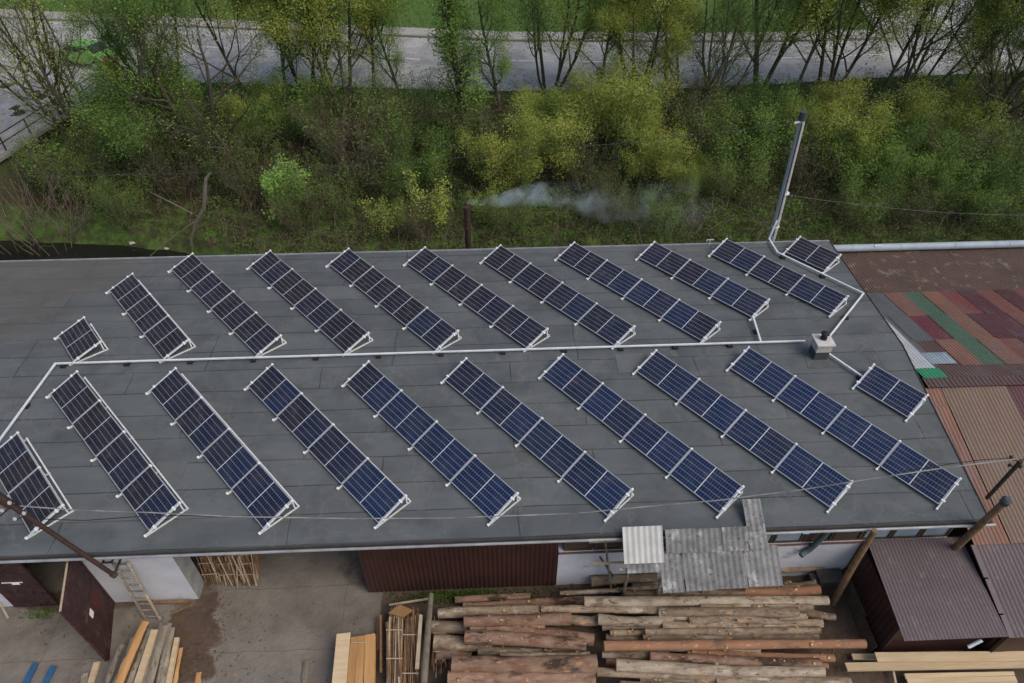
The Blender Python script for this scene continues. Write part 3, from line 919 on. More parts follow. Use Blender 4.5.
CLAMP = {True: clamp_mesh(True), False: clamp_mesh(False)}
CL_END = ((-0.15, False), (0.17, True), (0.84, True), (PW + 0.012, False))
CL_MID = ((-0.15, False), (PW + 0.008, False))
BR = {True: bracket_mesh(True), False: bracket_mesh(False)}
BEAM = {}
for n in (1, 2, 3, 4):
    ln = n * PL + (n - 1) * PG
    mb = MB()
    yb = PW * CT
    mb.box(-0.05, ln + 0.05, yb + 0.085, yb + 0.130, 0.045, 0.085)
    mb.box(-0.05, ln + 0.05, yb + 0.0, yb + 0.022, 0.27, 0.31)
    BEAM[n] = mb.mesh('rear_rail', [M['galv']])
NUM = {1: 'single-panel', 2: 'two-panel', 3: 'three-panel', 4: 'four-panel'}
ORD = ['first', 'second', 'third', 'fourth', 'fifth', 'sixth', 'seventh', 'eighth', 'ninth', 'tenth']
ROWS = [
    ('F', 2, -15.273, -3.705, -47.12, 'dark two-panel-wide array cut by the left picture edge, behind the rusty mast'),
    ('F', 4, -14.50, -1.18, -46.74, 'dark four-panel array in the lower row, beside the left bend of the cable tray'),
    ('F', 4, -11.284, -1.151, -47.67, 'four-panel array second among the full-length arrays of the lower row from the left'),
    ('F', 4, -8.098, -1.104, -47.83, 'four-panel array in the lower row above the left end of the brown corrugated wall'),
    ('F', 4, -4.889, -1.088, -48.49, 'four-panel array in the lower row above the middle of the brown corrugated wall'),
    ('F', 4, -1.606, -1.083, -48.61, 'blue four-panel array in the lower row pointing at the pale corrugated sheet'),
    ('F', 4, 1.672, -1.009, -49.85, 'blue four-panel array in the lower row ending above the grey corrugated awning'),
    ('F', 4, 4.867, -0.948, -50.05, 'bright blue four-panel array in the lower row left of the one below the chimney'),
    ('F', 4, 8.071, -0.924, -50.70, 'four-panel array in the lower row just below the concrete roof chimney'),
    ('F', 1, 12.027, -1.907, -50.91, 'single-panel array to the lower right of the roof chimney by the colourful roof'),
    ('B', 1, -15.525, 1.729, -50.83, 'single-panel array at the left end above the cable tray bend'),
    ('B', 3, -14.793, 4.442, -49.98, 'dark three-panel array in the upper row next to the lone left panel'),
    ('B', 4, -12.856, 5.782, -48.98, 'dark four-panel array in the upper row beside the bent dead tree'),
    ('B', 4, -9.729, 5.855, -49.72, 'dark four-panel array in the upper row below the small bright green bush'),
    ('B', 4, -6.538, 5.868, -50.14, 'dark four-panel array, third of the full-length arrays in the upper row'),
    ('B', 4, -3.388, 5.819, -49.91, 'four-panel array in the upper row just left of the smoking rusty pipe'),
    ('B', 4, -0.268, 5.832, -50.11, 'four-panel array in the upper row just right of the smoking rusty pipe'),
    ('B', 4, 2.816, 5.904, -49.81, 'four-panel array in the upper row below the drifting smoke'),
    ('B', 3, 6.155, 5.785, -49.81, 'three-panel array in the upper row with a short cable tube at its lower end'),
    ('B', 3, 9.213, 5.901, -50.56, 'three-panel array in the upper row at the foot of the concrete pole'),
    ('B', 1, 12.342, 5.924, -51.36, 'single-panel array at the far right roof corner by the metal pipe'),
]
for side, n, X, Y, th, label in ROWS:
    s_ = SL if side == 'F' else -SL
    ex = Vector((1, 0, 0)); ey = Vector((0, math.cos(s_), math.sin(s_)))
    u = ex * math.cos(R_(th)) + ey * math.sin(R_(th))
    v = -ex * math.sin(R_(th)) + ey * math.cos(R_(th))
    nn = ex.cross(ey)
    root = empty('solar_array', (0, 0, 0), label, 'solar array', 'solar arrays on the grey roof')
    root.matrix_world = Matrix(((u.x, v.x, nn.x, X), (u.y, v.y, nn.y, Y), (u.z, v.z, nn.z, roof_z(Y)), (0, 0, 0, 1)))
    for k in range(n):
        x0 = k * (PL + PG)
        po = link('solar_panel', PANEL_ME, root)
        po.location = (x0, 0, H0); po.rotation_euler = (TILT + random.uniform(-.006, .006), random.uniform(-.004, .004), 0)
        link('panel_frame', FRAME_ME, po)
    for k in range(n + 1):
        end = k in (0, n)
        xb = -0.034 if k == 0 else (n * PL + (n - 1) * PG + 0.034 if k == n else k * (PL + PG) - PG / 2)
        bo = link('support_bracket', BR[end], root)
        bo.location = (xb, 0, 0)
        for yc, lg in (CL_END if end else CL_MID):
            co = link('clamp', CLAMP[lg], bo)
            co.location = (0, *tp(yc, 0)); co.rotation_euler = (TILT, 0, 0)
    link('rear_rail', BEAM[n], root)


# cable trays across the roof
def tray(pts, label, blocks, r=0.030):
    root = empty('cable_tray', roof_pt(pts[0][0], pts[0][1]), label, 'cable tray', 'cable trays on the roof')
    mb = MB()
    P = [Vector(p) if len(p) == 3 else roof_pt(p[0], p[1], 0.13) for p in pts]
    for a, b_ in zip(P[:-1], P[1:]):
        d = (b_ - a).normalized() * 0.02
        mb.bar(a - d, b_ + d, 2 * r, 0.045)
    part('tray', mb, M['galv'], root)
    for t in blocks:
        seg = min(int(t), len(P) - 2); q = P[seg].lerp(P[seg + 1], t - seg)
        mb = MB()
        zz = roof_z(q.y)
        mb.box(q.x - 0.10, q.x + 0.07, q.y - 0.12, q.y + 0.06, zz, zz + 0.10)
        part('support_block', mb, M['rubber'], root)
    return root


tray([(-14.95, 0.24), (-6, 0.255), (3, 0.27), (11.06, 0.28)], 'long straight pale cable tray along the roof ridge', [0.03 + 0.24 * i for i in range(12)])
tray([(-14.95, 0.24), (-15.28, -3.35)], 'short pale cable tray bending down to the left edge array', [0.5])
tray([(11.60, -0.30), (12.55, -1.75)], 'short pale cable tray from the chimney to the single lower right panel', [0.8])
tray([(11.63, 0.05), (14.33, 2.94), (11.98, 5.9), (11.97, 6.95), (12.2, 7.2, 4.4)], 'angled pale cable tray from the chimney round to the concrete pole', [0.55, 1.45, 1.93])
tray([(9.66, 1.75), (9.50, 0.33)], 'very short cable tube linking an upper array to the ridge tray', [0.55])

# ================================================================== NEIGHBOUR ROOF ON THE RIGHT
nb = empty('neighbour_shed', (18, 0, 0), 'neighbouring shed with patchwork roof of red, orange and green corrugated sheets', 'building')
SHEETC = {'grey': (0.115, 0.125, 0.125), 'orange': (0.225, 0.105, 0.066), 'green': (0.075, 0.135, 0.080), 'red': (0.20, 0.052, 0.047),
          'dark': (0.105, 0.036, 0.038), 'rust': (0.20, 0.070, 0.048), 'brown': (0.112, 0.062, 0.050), 'crimson': (0.150, 0.034, 0.042),
          'blue': (0.30, 0.36, 0.40), 'white': (0.50, 0.52, 0.52), 'emerald': (0.03, 0.26, 0.115), 'tan': (0.185, 0.120, 0.078), 'old': (0.105, 0.068, 0.050)}
SM = {}
for kx, c in SHEETC.items():
    gq = sum(c) / 3
    c = tuple(q * 0.92 + gq * 0.08 + 0.008 for q in c) if kx not in ('white', 'emerald', 'blue') else c
    SM[kx] = mk('sheet_' + kx, c, 0.55, 0.0, var=tuple(q * 0.78 for q in c), vscale=1.5, stretch=(1, 0.3, 1),
                stain=(tuple(min(1, q * 0.55 + 0.055) for q in c), 1.6, 0.50, 0.70))
SM['old'] = mk('sheet_old', (0.105, 0.066, 0.050), 0.7, 0.0, var=(0.075, 0.050, 0.040), vscale=1.0, stain=((0.20, 0.165, 0.125), 2.6, 0.58, 0.72))
RY, RZN, SLN, SLF = -1.68, 3.6, 0.2, 0.235


def plane_pt(px, py, sl):
    """where a sight line meets the neighbour's back (sl > 0) or front (sl < 0) slope"""
    d = _ray(px, py)
    k_ = (RZN - sl * (CAM[1] - RY) - CAM[2]) / (d[2] + sl * d[1])
    return Vector(CAM + d * k_)


def nz_at(y): return RZN - (SLN * (y - RY) if y > RY else SLF * (RY - y))


def slope_sheet(xa, xb, ya, yb, nm, lift, pname='roof_sheet'):
    """one column of corrugated sheet from ya to yb on the slope"""
    mb = MB()
    za, zb = nz_at(ya) + lift, nz_at(yb) + lift
    corr(mb, (xa, ya, za), (1, 0, 0), (0, yb - ya, zb - za), xb - xa, math.hypot(yb - ya, zb - za), 0.125, 0.010)
    part(pname, mb, nm if not isinstance(nm, str) else SM[nm], nb)


grid = [
    ['grey', 'grey', 'grey', 'orange', 'green', 'orange', 'red', 'dark', 'rust', 'dark', 'red', 'dark', 'rust', 'dark', 'rust', 'dark'],
    ['grey', 'grey', 'grey', 'crimson', 'green', 'orange', 'dark', 'dark', 'rust', 'dark', 'dark', 'rust', 'dark', 'red', 'dark', 'dark'],
    ['grey', 'grey', 'brown', 'orange', 'green', 'orange', 'rust', 'dark', 'dark', 'red', 'dark', 'dark', 'rust', 'dark', 'dark', 'red'],
]
YROWS = [plane_pt(950, q, SLN).y for q in (291, 314.5, 339.6, 365.5)]
XC0 = plane_pt(881, 291.5, SLN).x
wcol = (plane_pt(919, 291.5, SLN).x - XC0) / 2
for r in range(3):
    for c in range(16):
        xa = XC0 + (c - 3) * wcol
        xb = xa + wcol - 0.015
        if xb < 14.75: continue
        xa = max(xa, 14.62)
        slope_sheet(xa, xb, YROWS[r], YROWS[r + 1] - 0.05, grid[r][c], 0.012 * ((r + c) % 2) + 0.006 * r)
P1 = plane_pt(935, 369, SLN); P2 = plane_pt(956, 364, SLN); P3 = plane_pt(948, 379, SLN)
slope_sheet(14.6, P1.x, YROWS[1] + 0.3, P1.y, 'white', 0.055)
slope_sheet(P1.x + 0.02, P2.x, YROWS[2] - 0.9, P2.y - 0.03, 'blue', 0.06)
slope_sheet(14.6, P3.x, P1.y - 0.03, P3.y, 'emerald', 0.065)
slope_sheet(14.6, 32, YROWS[3] - 0.02, RY - 0.02, 'brown', 0.012, 'ridge_sheet')
mb = MB()
corr(mb, (14.53, RY + 0.22, nz_at(RY + .22) + 0.06), (1, 0, 0), (0, -1, 0.01), 17.4, 0.45, 0.155, 0.018)
part('ridge_cap', mb, SM['brown'], nb)
yb0 = YROWS[0] + 0.05
mb = MB()
PYB = (at(900, 246.5, nz_at(yb0) + 0.2).y + at(1024, 244, nz_at(yb0) + 0.2).y) / 2 + 0.05
corr(mb, (14.6, PYB, nz_at(yb0) + 0.0), (1, 0, 0), (0, -1, -0.005), 18, PYB - yb0 + 0.1, 0.125, 0.010)
part('back_roof', mb, SM['old'], nb)
YJ = plane_pt(1000, 544, -SLF).y
YE = plane_pt(1020, 637, -SLF).y
xo = plane_pt(966, 445, -SLF).x
slope_sheet(13.90, xo, YJ, -2.55, 'orange', 0.0)
slope_sheet(14.34, xo, -2.56, RY - 0.2, 'orange', 0.004)
slope_sheet(xo + 0.02, xo + 2.25, YJ, RY - 0.2, 'tan', 0.012)
slope_sheet(xo + 2.27, 32, YJ, RY - 0.2, 'dark', 0.0)
slope_sheet(13.92, 32, YE, YJ + 0.1, M['brown_roof'], -0.035, 'front_roof')
mb = MB()
zc = nz_at(YJ)
corr(mb, (13.93, YE + 0.1, 0.0), (0, 1, 0), (0, 0, 1), YJ - YE - 0.1, nz_at(YE) - 0.08, 0.155, 0.012)
mb.box(13.96, 32, YE + 0.12, YE + 0.2, 0, nz_at(YE) - 0.05)
mb.box(31.8, 32, YE + 0.25, PYB - .3, 0, 1.8)
mb.box(14.7, 31.7, PYB - .25, PYB - .05, -0.6, nz_at(yb0) - 0.1)
part('wall', mb, M['brown_clad'], nb)
mb = MB()
ys = [YJ, YJ - 0.95, YJ - 1.9]
for yy in ys:
    mb.bar((13.86, yy, nz_at(yy) + 0.0), (13.86, max(yy - 0.9, YE), nz_at(max(yy - 0.9, YE)) - 0.02), 0.14, 0.05)
part('verge_flashing', mb, M['brown_roof'], nb)
PZ = nz_at(yb0) + 0.2
# pale metal pipe along the back edge
pipe = empty('metal_pipe', (14.7, 7.8, 2.2), 'thick pale blue-grey metal pipe along the back of the patchwork roof', 'pipe')
mb = MB()
PY = plane_pt(900, 247, 0.0).y if False else 8.45
Q0, Q1 = at(900, 246.5, PZ), at(1024, 244, PZ)
PY = (Q0.y + Q1.y) / 2
mb.tube([(14.2, PY, PZ), (40, PY, PZ)], 0.165, 16)
part('pipe_run', mb, M['duct'], pipe, True)
mb = MB()
for xx in (16.2, 18.4, 20.9, 23.4, 26):
    mb.tube([(xx, PY, PZ), (xx + 0.06, PY, PZ)], 0.176, 16)
part('pipe_collar', mb, M['duct'], pipe, True)
mb = MB()
mb.box(17.2, 17.6, PY - 0.14, PY - 0.05, PZ + 0.07, PZ + 0.172)
part('patch_plate', mb, M['duct_patch'], pipe)
# brown lean-to shed below the windows
shed = empty('lean_to_shed', (12, -8, 0), 'brown corrugated lean-to shed under the windows', 'shed')
mb = MB()
corr(mb, (10.80, -9.53, 1.96), (1, 0.0, 0), (0.07, 1, 0.035), 2.85, 2.98, 0.105, 0.006)
part('roof', mb, M['brown_roof'], shed)
mb = MB()
corr(mb, (10.93, -9.1, 0.0), (0, 1, 0), (0, 0, 1), 2.55, 1.9, 0.19, 0.012)
mb.box(10.95, 11.0, -9.1, -6.6, 0, 1.9)
mb.box(11.0, 13.7, -9.02, -8.96, 0, 1.88)
part('wall', mb, M['brown_clad'], shed)
mb = MB()
mb.tube([at(968, 647, 1.5), at(982, 640, 1.75)], 0.05, 8)
part('vent_pipe', mb, M['galv'], shed)
for j, (a, b_, lab) in enumerate((((10.70, -7.1), 1.0, 'dark board leaning on the shed wall, nearer the hall'), ((10.66, -8.0), 0.9, 'dark board leaning on the shed wall, nearer the long planks'))):
    mb = MB()
    mb.quad_box((a[0] + 0.02, a[1] - 1.0, 0.0), (0.03, 0, 0), (0, 1.5 - .4 * j, 0), (0.17, 0, b_ * .45))
    solo('dark_board', mb, M['dark_wood'], lab, 'board', 'dark boards by the shed')

# ================================================================== POLES, WIRES, PIPE CHIMNEY
# concrete pole behind the roof
pl = empty('concrete_pole', (12.36, 7.35, 0), 'tall grey concrete utility pole behind the far roof edge', 'utility pole')
mb = MB(); mb.tube([(12.36, 7.35, -0.3), (12.25, 7.35, 4.5), (12.06, 7.35, 9.05)], [0.17, 0.145, 0.12], 12)
part('shaft', mb, M['concrete_pole'], pl, True)
mb = MB(); mb.tube([(12.065, 7.35, 8.80), (12.055, 7.35, 9.12)], 0.155, 12)
part('cap', mb, M['cap_grey'], pl, True)
mb = MB(); mb.tube([(12.24, 7.215, 3.6), (12.14, 7.21, 6.5), (12.04, 7.22, 8.7)], 0.02, 6)
part('cable_conduit', mb, M['rubber'], pl)
mb = MB()
for zz in (4.0, 5.6):
    mb.tube([(12.27, 7.35, zz), (12.27, 7.35, zz + 0.05)], 0.17, 12)
mb.bar((12.0, 7.3, 8.75), (11.75, 7.25, 8.72), 0.05, 0.05)
part('clamp_band', mb, M['galv'], pl)


def wire(pts, label, r=0.012, mt=None, n=10, sag=0.0):
    mb = MB()
    P = [Vector(p) for p in pts]
    if len(P) == 2 and sag:
        a, b_ = P
        P = [a.lerp(b_, t / n) - Vector((0, 0, sag * 4 * (t / n) * (1 - t / n))) for t in range(n + 1)]
    mb.tube(P, r, 5)
    return solo('overhead_wire', mb, mt or M['rubber'], label, 'wire', 'overhead wires', base=P[0])


wire([(11.8, 7.25, 8.72), aty(-90, 175, 12.3)], 'thin wire in front of the trees running left from the concrete pole', 0.010, mk('grey_wire', (0.05, 0.065, 0.06), 0.6), sag=0.75, n=20)
wire([(12.2, 7.3, 5.6), (30, 9.0, 3.2)], 'thin wire sloping right from the middle of the concrete pole', 0.009, mk('pale_wire', (0.10, 0.105, 0.105), 0.6), sag=0.5)
mb = MB(); mb.tube([(9.35, 6.75, 3.53), (9.35, 6.75, 3.85)], 0.015, 6); mb.box(9.2, 9.5, 6.74, 6.76, 3.80, 3.83); mb.box(9.2, 9.225, 6.74, 6.76, 3.70, 3.80)
solo('roof_antenna', mb, M['galv'], 'tiny metal antenna on the far roof edge left of the concrete pole', 'antenna')

# rusty mast at the left with insulators
mast = empty('rusty_mast', (-11.25, -7.12, 2.2), 'rusty brown pipe mast with insulators leaning over the left eave', 'mast')
mtop = aty(1, 498.5, -7.12)
mb = MB(); b0 = aty(114, 575, -7.12)
mb.tube([b0, b0.lerp(mtop, 0.5), mtop + (mtop - b0) * 0.06], 0.062, 10)
part('pipe', mb, M['rust'], mast, True)
mb = MB(); mb.tube([b0 - (mtop - b0) * 0.015, b0 + (mtop - b0) * 0.02], 0.085, 8); mb.bar(b0, (b0.x, -6.5, b0.z), 0.05, 0.05)
part('foot_clamp', mb, M['fascia'], mast)
mb = MB(); q = b0.lerp(mtop, 0.93); mb.tube([q, b0.lerp(mtop, 1.05)], 0.11, 10)
part('sleeve', mb, M['rust'], mast, True)
for t, dx in ((0.98, 0.22), (0.86, 0.2), (0.9, -0.2), (0.80, -0.2)):
    q = b0.lerp(mtop, t)
    mb = MB(); mb.bar(q, q + Vector((dx, -0.12, 0.02)), 0.025, 0.025)
    arm = part('insulator_arm', mb, M['fascia'], mast)
    mb = MB(); e = q + Vector((dx, -0.12, 0.0)); mb.tube([e, e + Vector((0, 0, 0.05)), e + Vector((0, 0, 0.1))], [0.03, 0.05, 0.025], 8)
    part('insulator', mb, M['chim_conc'], arm, True)

# leaning wooden pole pair at the right front corner
st = empty('wooden_strut', (13.5, -6.9, 1.9), 'thick weathered timber strut with a dark cap at the right roof corner', 'strut')
s0, s1 = at(954, 549, 1.98), at(1005, 502, 4.95)
mb = MB(); mb.tube([s0, s0.lerp(s1, 0.5), s1], [0.105, 0.10, 0.09], 12, wob=0.05)
part('timber', mb, M['pole_wood'], st, True)
mb = MB(); d = (s1 - s0).normalized(); mb.tube([s1 - d * 0.05, s1 + d * 0.10, s1 + d * 0.17], [0.12, 0.13, 0.07], 12)
part('cap', mb, M['cap_grey'], st, True)
dp = empty('dark_pole', (14.4, -6.0, 3.1), 'thin dark service pole with insulators above the tan roof', 'utility pole')
d0, d1 = at(987, 498, 3.16), at(1021, 461, 6.0)
mb = MB(); mb.tube([d0, d1], 0.055, 8)
part('shaft', mb, M['pole_dark'], dp, True)
for t, o_ in ((0.97, (-0.22, 0.1, 0.05)), (0.95, (-0.12, -0.18, 0.05)), (0.99, (0.2, 0.1, 0.05)), (0.88, (-0.2, 0.0, 0.0))):
    q = d0.lerp(d1, t)
    mb = MB(); mb.bar(q, q + Vector(o_), 0.025, 0.025)
    arm = part('insulator_arm', mb, M['fascia'], dp)
    mb = MB(); e = q + Vector(o_); mb.tube([e, e + Vector((0, 0, 0.05)), e + Vector((0, 0, 0.1))], [0.03, 0.05, 0.025], 8)
    part('insulator', mb, M['fascia'], arm, True)

mw = mk('weathered_wire', (0.30, 0.30, 0.29), 0.6, var=(0.09, 0.09, 0.09), vscale=1.2)
PX = [(20, 506), (75, 510), (150, 512.5), (231, 516.5), (353, 518.6), (444, 518), (532, 515), (579, 513), (663, 505), (722, 500), (766, 494), (800, 490), (876, 478), (950, 467), (1016, 459)]
wire([aty(x_, y_, -6.75) for x_, y_ in PX], 'pale sagging wire strung over the roof from mast to dark pole', 0.017, mw)
PX = [(40, 519), (85, 520.5), (133, 517), (180, 515.5), (226, 516.6)]
wire([aty(x_, y_, -6.7) for x_, y_ in PX], 'short second wire running from the rusty mast to the long wire', 0.013, M['rubber'])
PX = [(906, 471), (950, 464), (985, 459.5), (1012, 458)]
wire([aty(x_, y_, -6.62) for x_, y_ in PX], 'short dark wire beside the dark pole over the tan roof', 0.011, M['rubber'])
PX = [(0, 516), (10, 508), (18, 503)]
wire([aty(x_, y_, -6.95) for x_, y_ in PX], 'very short dark wire at the left picture edge by the mast', 0.016, M['rubber'])

# upright post holding the eave
mb = MB(); mb.tube([at(833, 603, 0), (10.35, -7.28, 1.8), (10.43, -7.17, 3.6)], [0.10, 0.095, 0.085], 10, wob=0.04)
solo('timber_post', mb, M['pole_wood'], 'upright round wooden post standing between log pile and shed', 'post')

# smoking pipe behind the roof
sp_ = empty('smoking_pipe', (-0.95, 8.4, 0), 'rusty brown stove pipe smoking behind the far roof edge', 'chimney pipe')
ptop = aty(467, 207, 8.4)
mb = MB(); mb.tube([(-0.96, 8.4, -0.5), (ptop.x, 8.4, ptop.z - 0.05)], 0.135, 12)
part('pipe', mb, M['rust'], sp_, True)
mb = MB(); mb.tube([(ptop.x, 8.4, ptop.z - 0.22), (ptop.x, 8.4, ptop.z)], 0.15, 12); mb.tube([(-0.95, 8.4, 3.6), (-0.95, 8.4, 3.68)], 0.16, 12)
part('collar', mb, M['rust'], sp_, True)
# smoke
sm = bpy.data.materials.new('smoke_volume'); sm.use_nodes = True
t = sm.node_tree; N, Lk = t.nodes, t.links
N.remove(N['Principled BSDF'])
pv_ = N.new('ShaderNodeVolumePrincipled')
pv_.inputs['Color'].default_value = (0.72, 0.86, 0.93, 1)
SP = [(467, 203, .12), (478, 201, .20), (498, 201, .30), (522, 197, .46), (545, 191, .66), (568, 195, .78), (592, 204, .85), (620, 207, 1.0), (650, 206, 1.2), (676, 206, 1.35), (697, 205, 1.25), (716, 206, .7)]
SC = [aty(x_, y_, 8.4 + 0.08 * i) for i, (x_, y_, r_) in enumerate(SP)]
SR = [r_ for *_, r_ in SP]
O_ = Vector((ptop.x, 8.4, ptop.z))
X1 = SC[-1].x - O_.x
gp = N.new('ShaderNodeNewGeometry')
rel = N.new('ShaderNodeVectorMath'); rel.operation = 'SUBTRACT'
Lk.new(gp.outputs['Position'], rel.inputs[0]); rel.inputs[1].default_value = O_
sx = N.new('ShaderNodeSeparateXYZ'); Lk.new(rel.outputs[0], sx.inputs[0])
def mth(op, a, b_):
    n = N.new('ShaderNodeMath'); n.operation = op
    for k_, v_ in ((0, a), (1, b_)):
        if hasattr(v_, 'node'): Lk.new(v_, n.inputs[k_])
        else: n.inputs[k_].default_value = v_
    return n.outputs[0]


def along(vals, deg):
    """a value along the plume as a polynomial in X through its control points"""
    cf = np.polyfit([p.x - O_.x for p in SC], vals, deg)
    acc = float(cf[0])
    for c_ in cf[1:]:
        acc = mth('ADD', mth('MULTIPLY', acc, sx.outputs['X']), float(c_))
    return acc


rad_ = mth('MAXIMUM', along(SR, 4), 0.1)
dz = mth('DIVIDE', mth('SUBTRACT', sx.outputs['Z'], along([p.z - O_.z for p in SC], 5)), rad_)
dy = mth('DIVIDE', mth('SUBTRACT', sx.outputs['Y'], along([p.y - O_.y for p in SC], 2)), rad_)
d2 = mth('ADD', mth('MULTIPLY', dz, dz), mth('MULTIPLY', dy, dy))
fall = mth('MAXIMUM', mth('SUBTRACT', 1.0, d2), 0.0)
nz_ = N.new('ShaderNodeTexNoise'); nz_.inputs['Scale'].default_value = 1.05; nz_.inputs['Detail'].default_value = 6; nz_.inputs['Roughness'].default_value = 0.62
nz_.inputs['Distortion'].default_value = 0.9
Lk.new(rel.outputs[0], nz_.inputs['Vector'])
thr = N.new('ShaderNodeMapRange'); thr.inputs['From Max'].default_value = 5.0; thr.inputs['To Min'].default_value = 0.38; thr.inputs['To Max'].default_value = 0.49
Lk.new(sx.outputs['X'], thr.inputs['Value'])
den = N.new('ShaderNodeMapRange'); den.inputs['From Max'].default_value = 7.0; den.inputs['To Min'].default_value = 9.0; den.inputs['To Max'].default_value = 0.85
Lk.new(sx.outputs['X'], den.inputs['Value'])
puff = mth('MAXIMUM', mth('SUBTRACT', nz_.outputs['Fac'], thr.outputs[0]), 0.0)
Lk.new(mth('MULTIPLY', mth('MULTIPLY', puff, fall), den.outputs[0]), pv_.inputs['Density'])
Lk.new(pv_.outputs[0], N['Material Output'].inputs['Volume'])
mb = MB()
mb.tube(SC, SR, 16)
solo('smoke', mb, sm, 'thin bluish smoke drifting right from the rusty stove pipe', 'smoke', kind='stuff', smooth=True, base=(ptop.x, 8.4, ptop.z))

# ================================================================== AWNING OF FIBRE-CEMENT SHEETS
aw = empty('sheet_awning', (6, -7.4, 0), 'lean-to awning of old grey corrugated sheets over the log pile', 'awning')


def lean_sheet(x0, x1, ytop, ztop, ybot, zbot, mt, nm='roof_sheet', lift=0.0, skew=0.0):
    mb = MB()
    d = Vector((skew, ybot - ytop, zbot - ztop))
    corr(mb, (x0, ytop, ztop + lift), (1, 0, 0), d, x1 - x0, d.length, 0.16, 0.012)
    return part(nm, mb, mt, aw)


lean_sheet(4.62, 5.45, -6.93, 3.64, -7.45, 3.26, M['asbestos'], lift=0.02)
lean_sheet(5.40, 6.25, -6.93, 3.64, -7.45, 3.26, M['asbestos'], lift=0.0)
lean_sheet(6.20, 6.98, -6.93, 3.64, -7.45, 3.26, M['asbestos'], lift=0.025)
lean_sheet(6.93, 7.45, -6.20, 3.84, -7.45, 3.28, M['asbestos'], lift=0.05)
lean_sheet(4.42, 5.02, -7.32, 3.27, -8.33, 2.80, M['asbestos'], lift=-0.02)
lean_sheet(5.05, 5.85, -7.32, 3.30, -8.32, 2.80, M['asbestos'], lift=0.0)
lean_sheet(5.85, 6.75, -7.32, 3.30, -8.30, 2.80, M['asbestos'], lift=0.02)
lean_sheet(6.78, 7.72, -7.32, 3.30, -8.26, 2.80, M['asbestos'], lift=0.0)
lean_sheet(3.42, 4.52, -6.92, 3.78, -7.68, 3.16, M['asbestos_new'], lift=0.06)
lean_sheet(3.5, 4.5, -7.0, 3.66, -7.85, 3.02, M['asbestos'], lift=0.0)
for (x_, y_, zt) in ((4.75, -7.3, 3.2), (7.4, -7.3, 3.2), (6.1, -7.3, 3.2), (3.75, -7.2, 3.35)):
    mb = MB(); mb.tube([(x_, y_, 0), (x_ + .02, y_, zt)], 0.05, 8)
    part('post', mb, M['grey_timber'], aw)
mb = MB()
mb.bar((4.4, -8.2, 2.73), (7.75, -8.15, 2.73), 0.07, 0.07)
mb.bar((3.3, -7.72, 2.99), (4.6, -7.75, 2.99), 0.07, 0.07)
mb.bar((4.5, -7.4, 3.14), (7.6, -7.4, 3.14), 0.07, 0.07)
part('purlin', mb, M['grey_timber'], aw)
fr = empty('batten_scaffold', (3.1, -7.4, 0), 'spindly scaffold of pale battens left of the grey awning', 'scaffold')
mb = MB(); mb.bar(at(589, 541.5, 2.95), at(624, 540, 2.95), 0.07, 0.07)
part('batten', mb, M['lath_pale'], fr)
mb = MB(); mb.bar(at(592, 563.5, 2.3), at(624, 562.5, 2.3), 0.06, 0.06)
part('batten', mb, M['lath_pale'], fr)
mb = MB(); b1_ = at(613, 591, 0.35); mb.tube([(b1_.x, b1_.y, 0), at(605, 540, 3.0)], 0.035, 8)
part('post', mb, M['grey_timber'], fr)
mb = MB(); mb.tube([at(600, 557, 2.4), at(613, 576, 1.0)], 0.03, 8)
part('brace', mb, M['dark_wood'], fr)

# ================================================================== LOGS
BK = {'r': M['bark_red'], 'g': M['bark_grey'], 'o': M['bark_orange'], 'p': M['bark_pale']}
rl = random.Random(11)


def log(x0, y0, x1, y1, dpx, z, kind, label, group):
    a, b_ = at(x0, y0, z), at(x1, y1, z)
    d = dpx * m_per_px((a + b_) / 2) * (.93 if dpx > 12 else 1)
    r = d / 2
    n = 9
    P, Rr = [], []
    bend = rl.uniform(-0.6, 0.6) * r
    flip = rl.random() < .5
    for i in range(n):
        t_ = i / (n - 1)
        q = a.lerp(b_, t_)
        P.append(q + Vector((0, math.sin(t_ * math.pi) * bend + rl.uniform(-.03, .03) * r, rl.uniform(-.03, .03) * r)))
        Rr.append(r * (1.07 - 0.18 * t_ if flip else 0.89 + 0.18 * t_) * rl.uniform(0.94, 1.06))
    mb = MB()
    mb.tube(P, Rr, 14, 0, True, 1, wob=0.06, rng=rl)
    for q in range(rl.randint(2, 6)):                 # knots and branch stubs
        t_ = rl.random(); c = a.lerp(b_, t_); an = rl.uniform(-0.6, 2.2)
        dr = Vector((0, -math.cos(an), math.sin(an)))
        c = c + dr * r * 0.93
        kr = rl.uniform(.025, .06)
        mb.tube([c, c + dr * 0.035], [kr, kr * .75], 7, 0, True, 1)
    base = (a + b_) / 2; base.z = z - r
    solo('log', mb, [BK[kind], M['cut']], label, 'log', group, True, base=base)


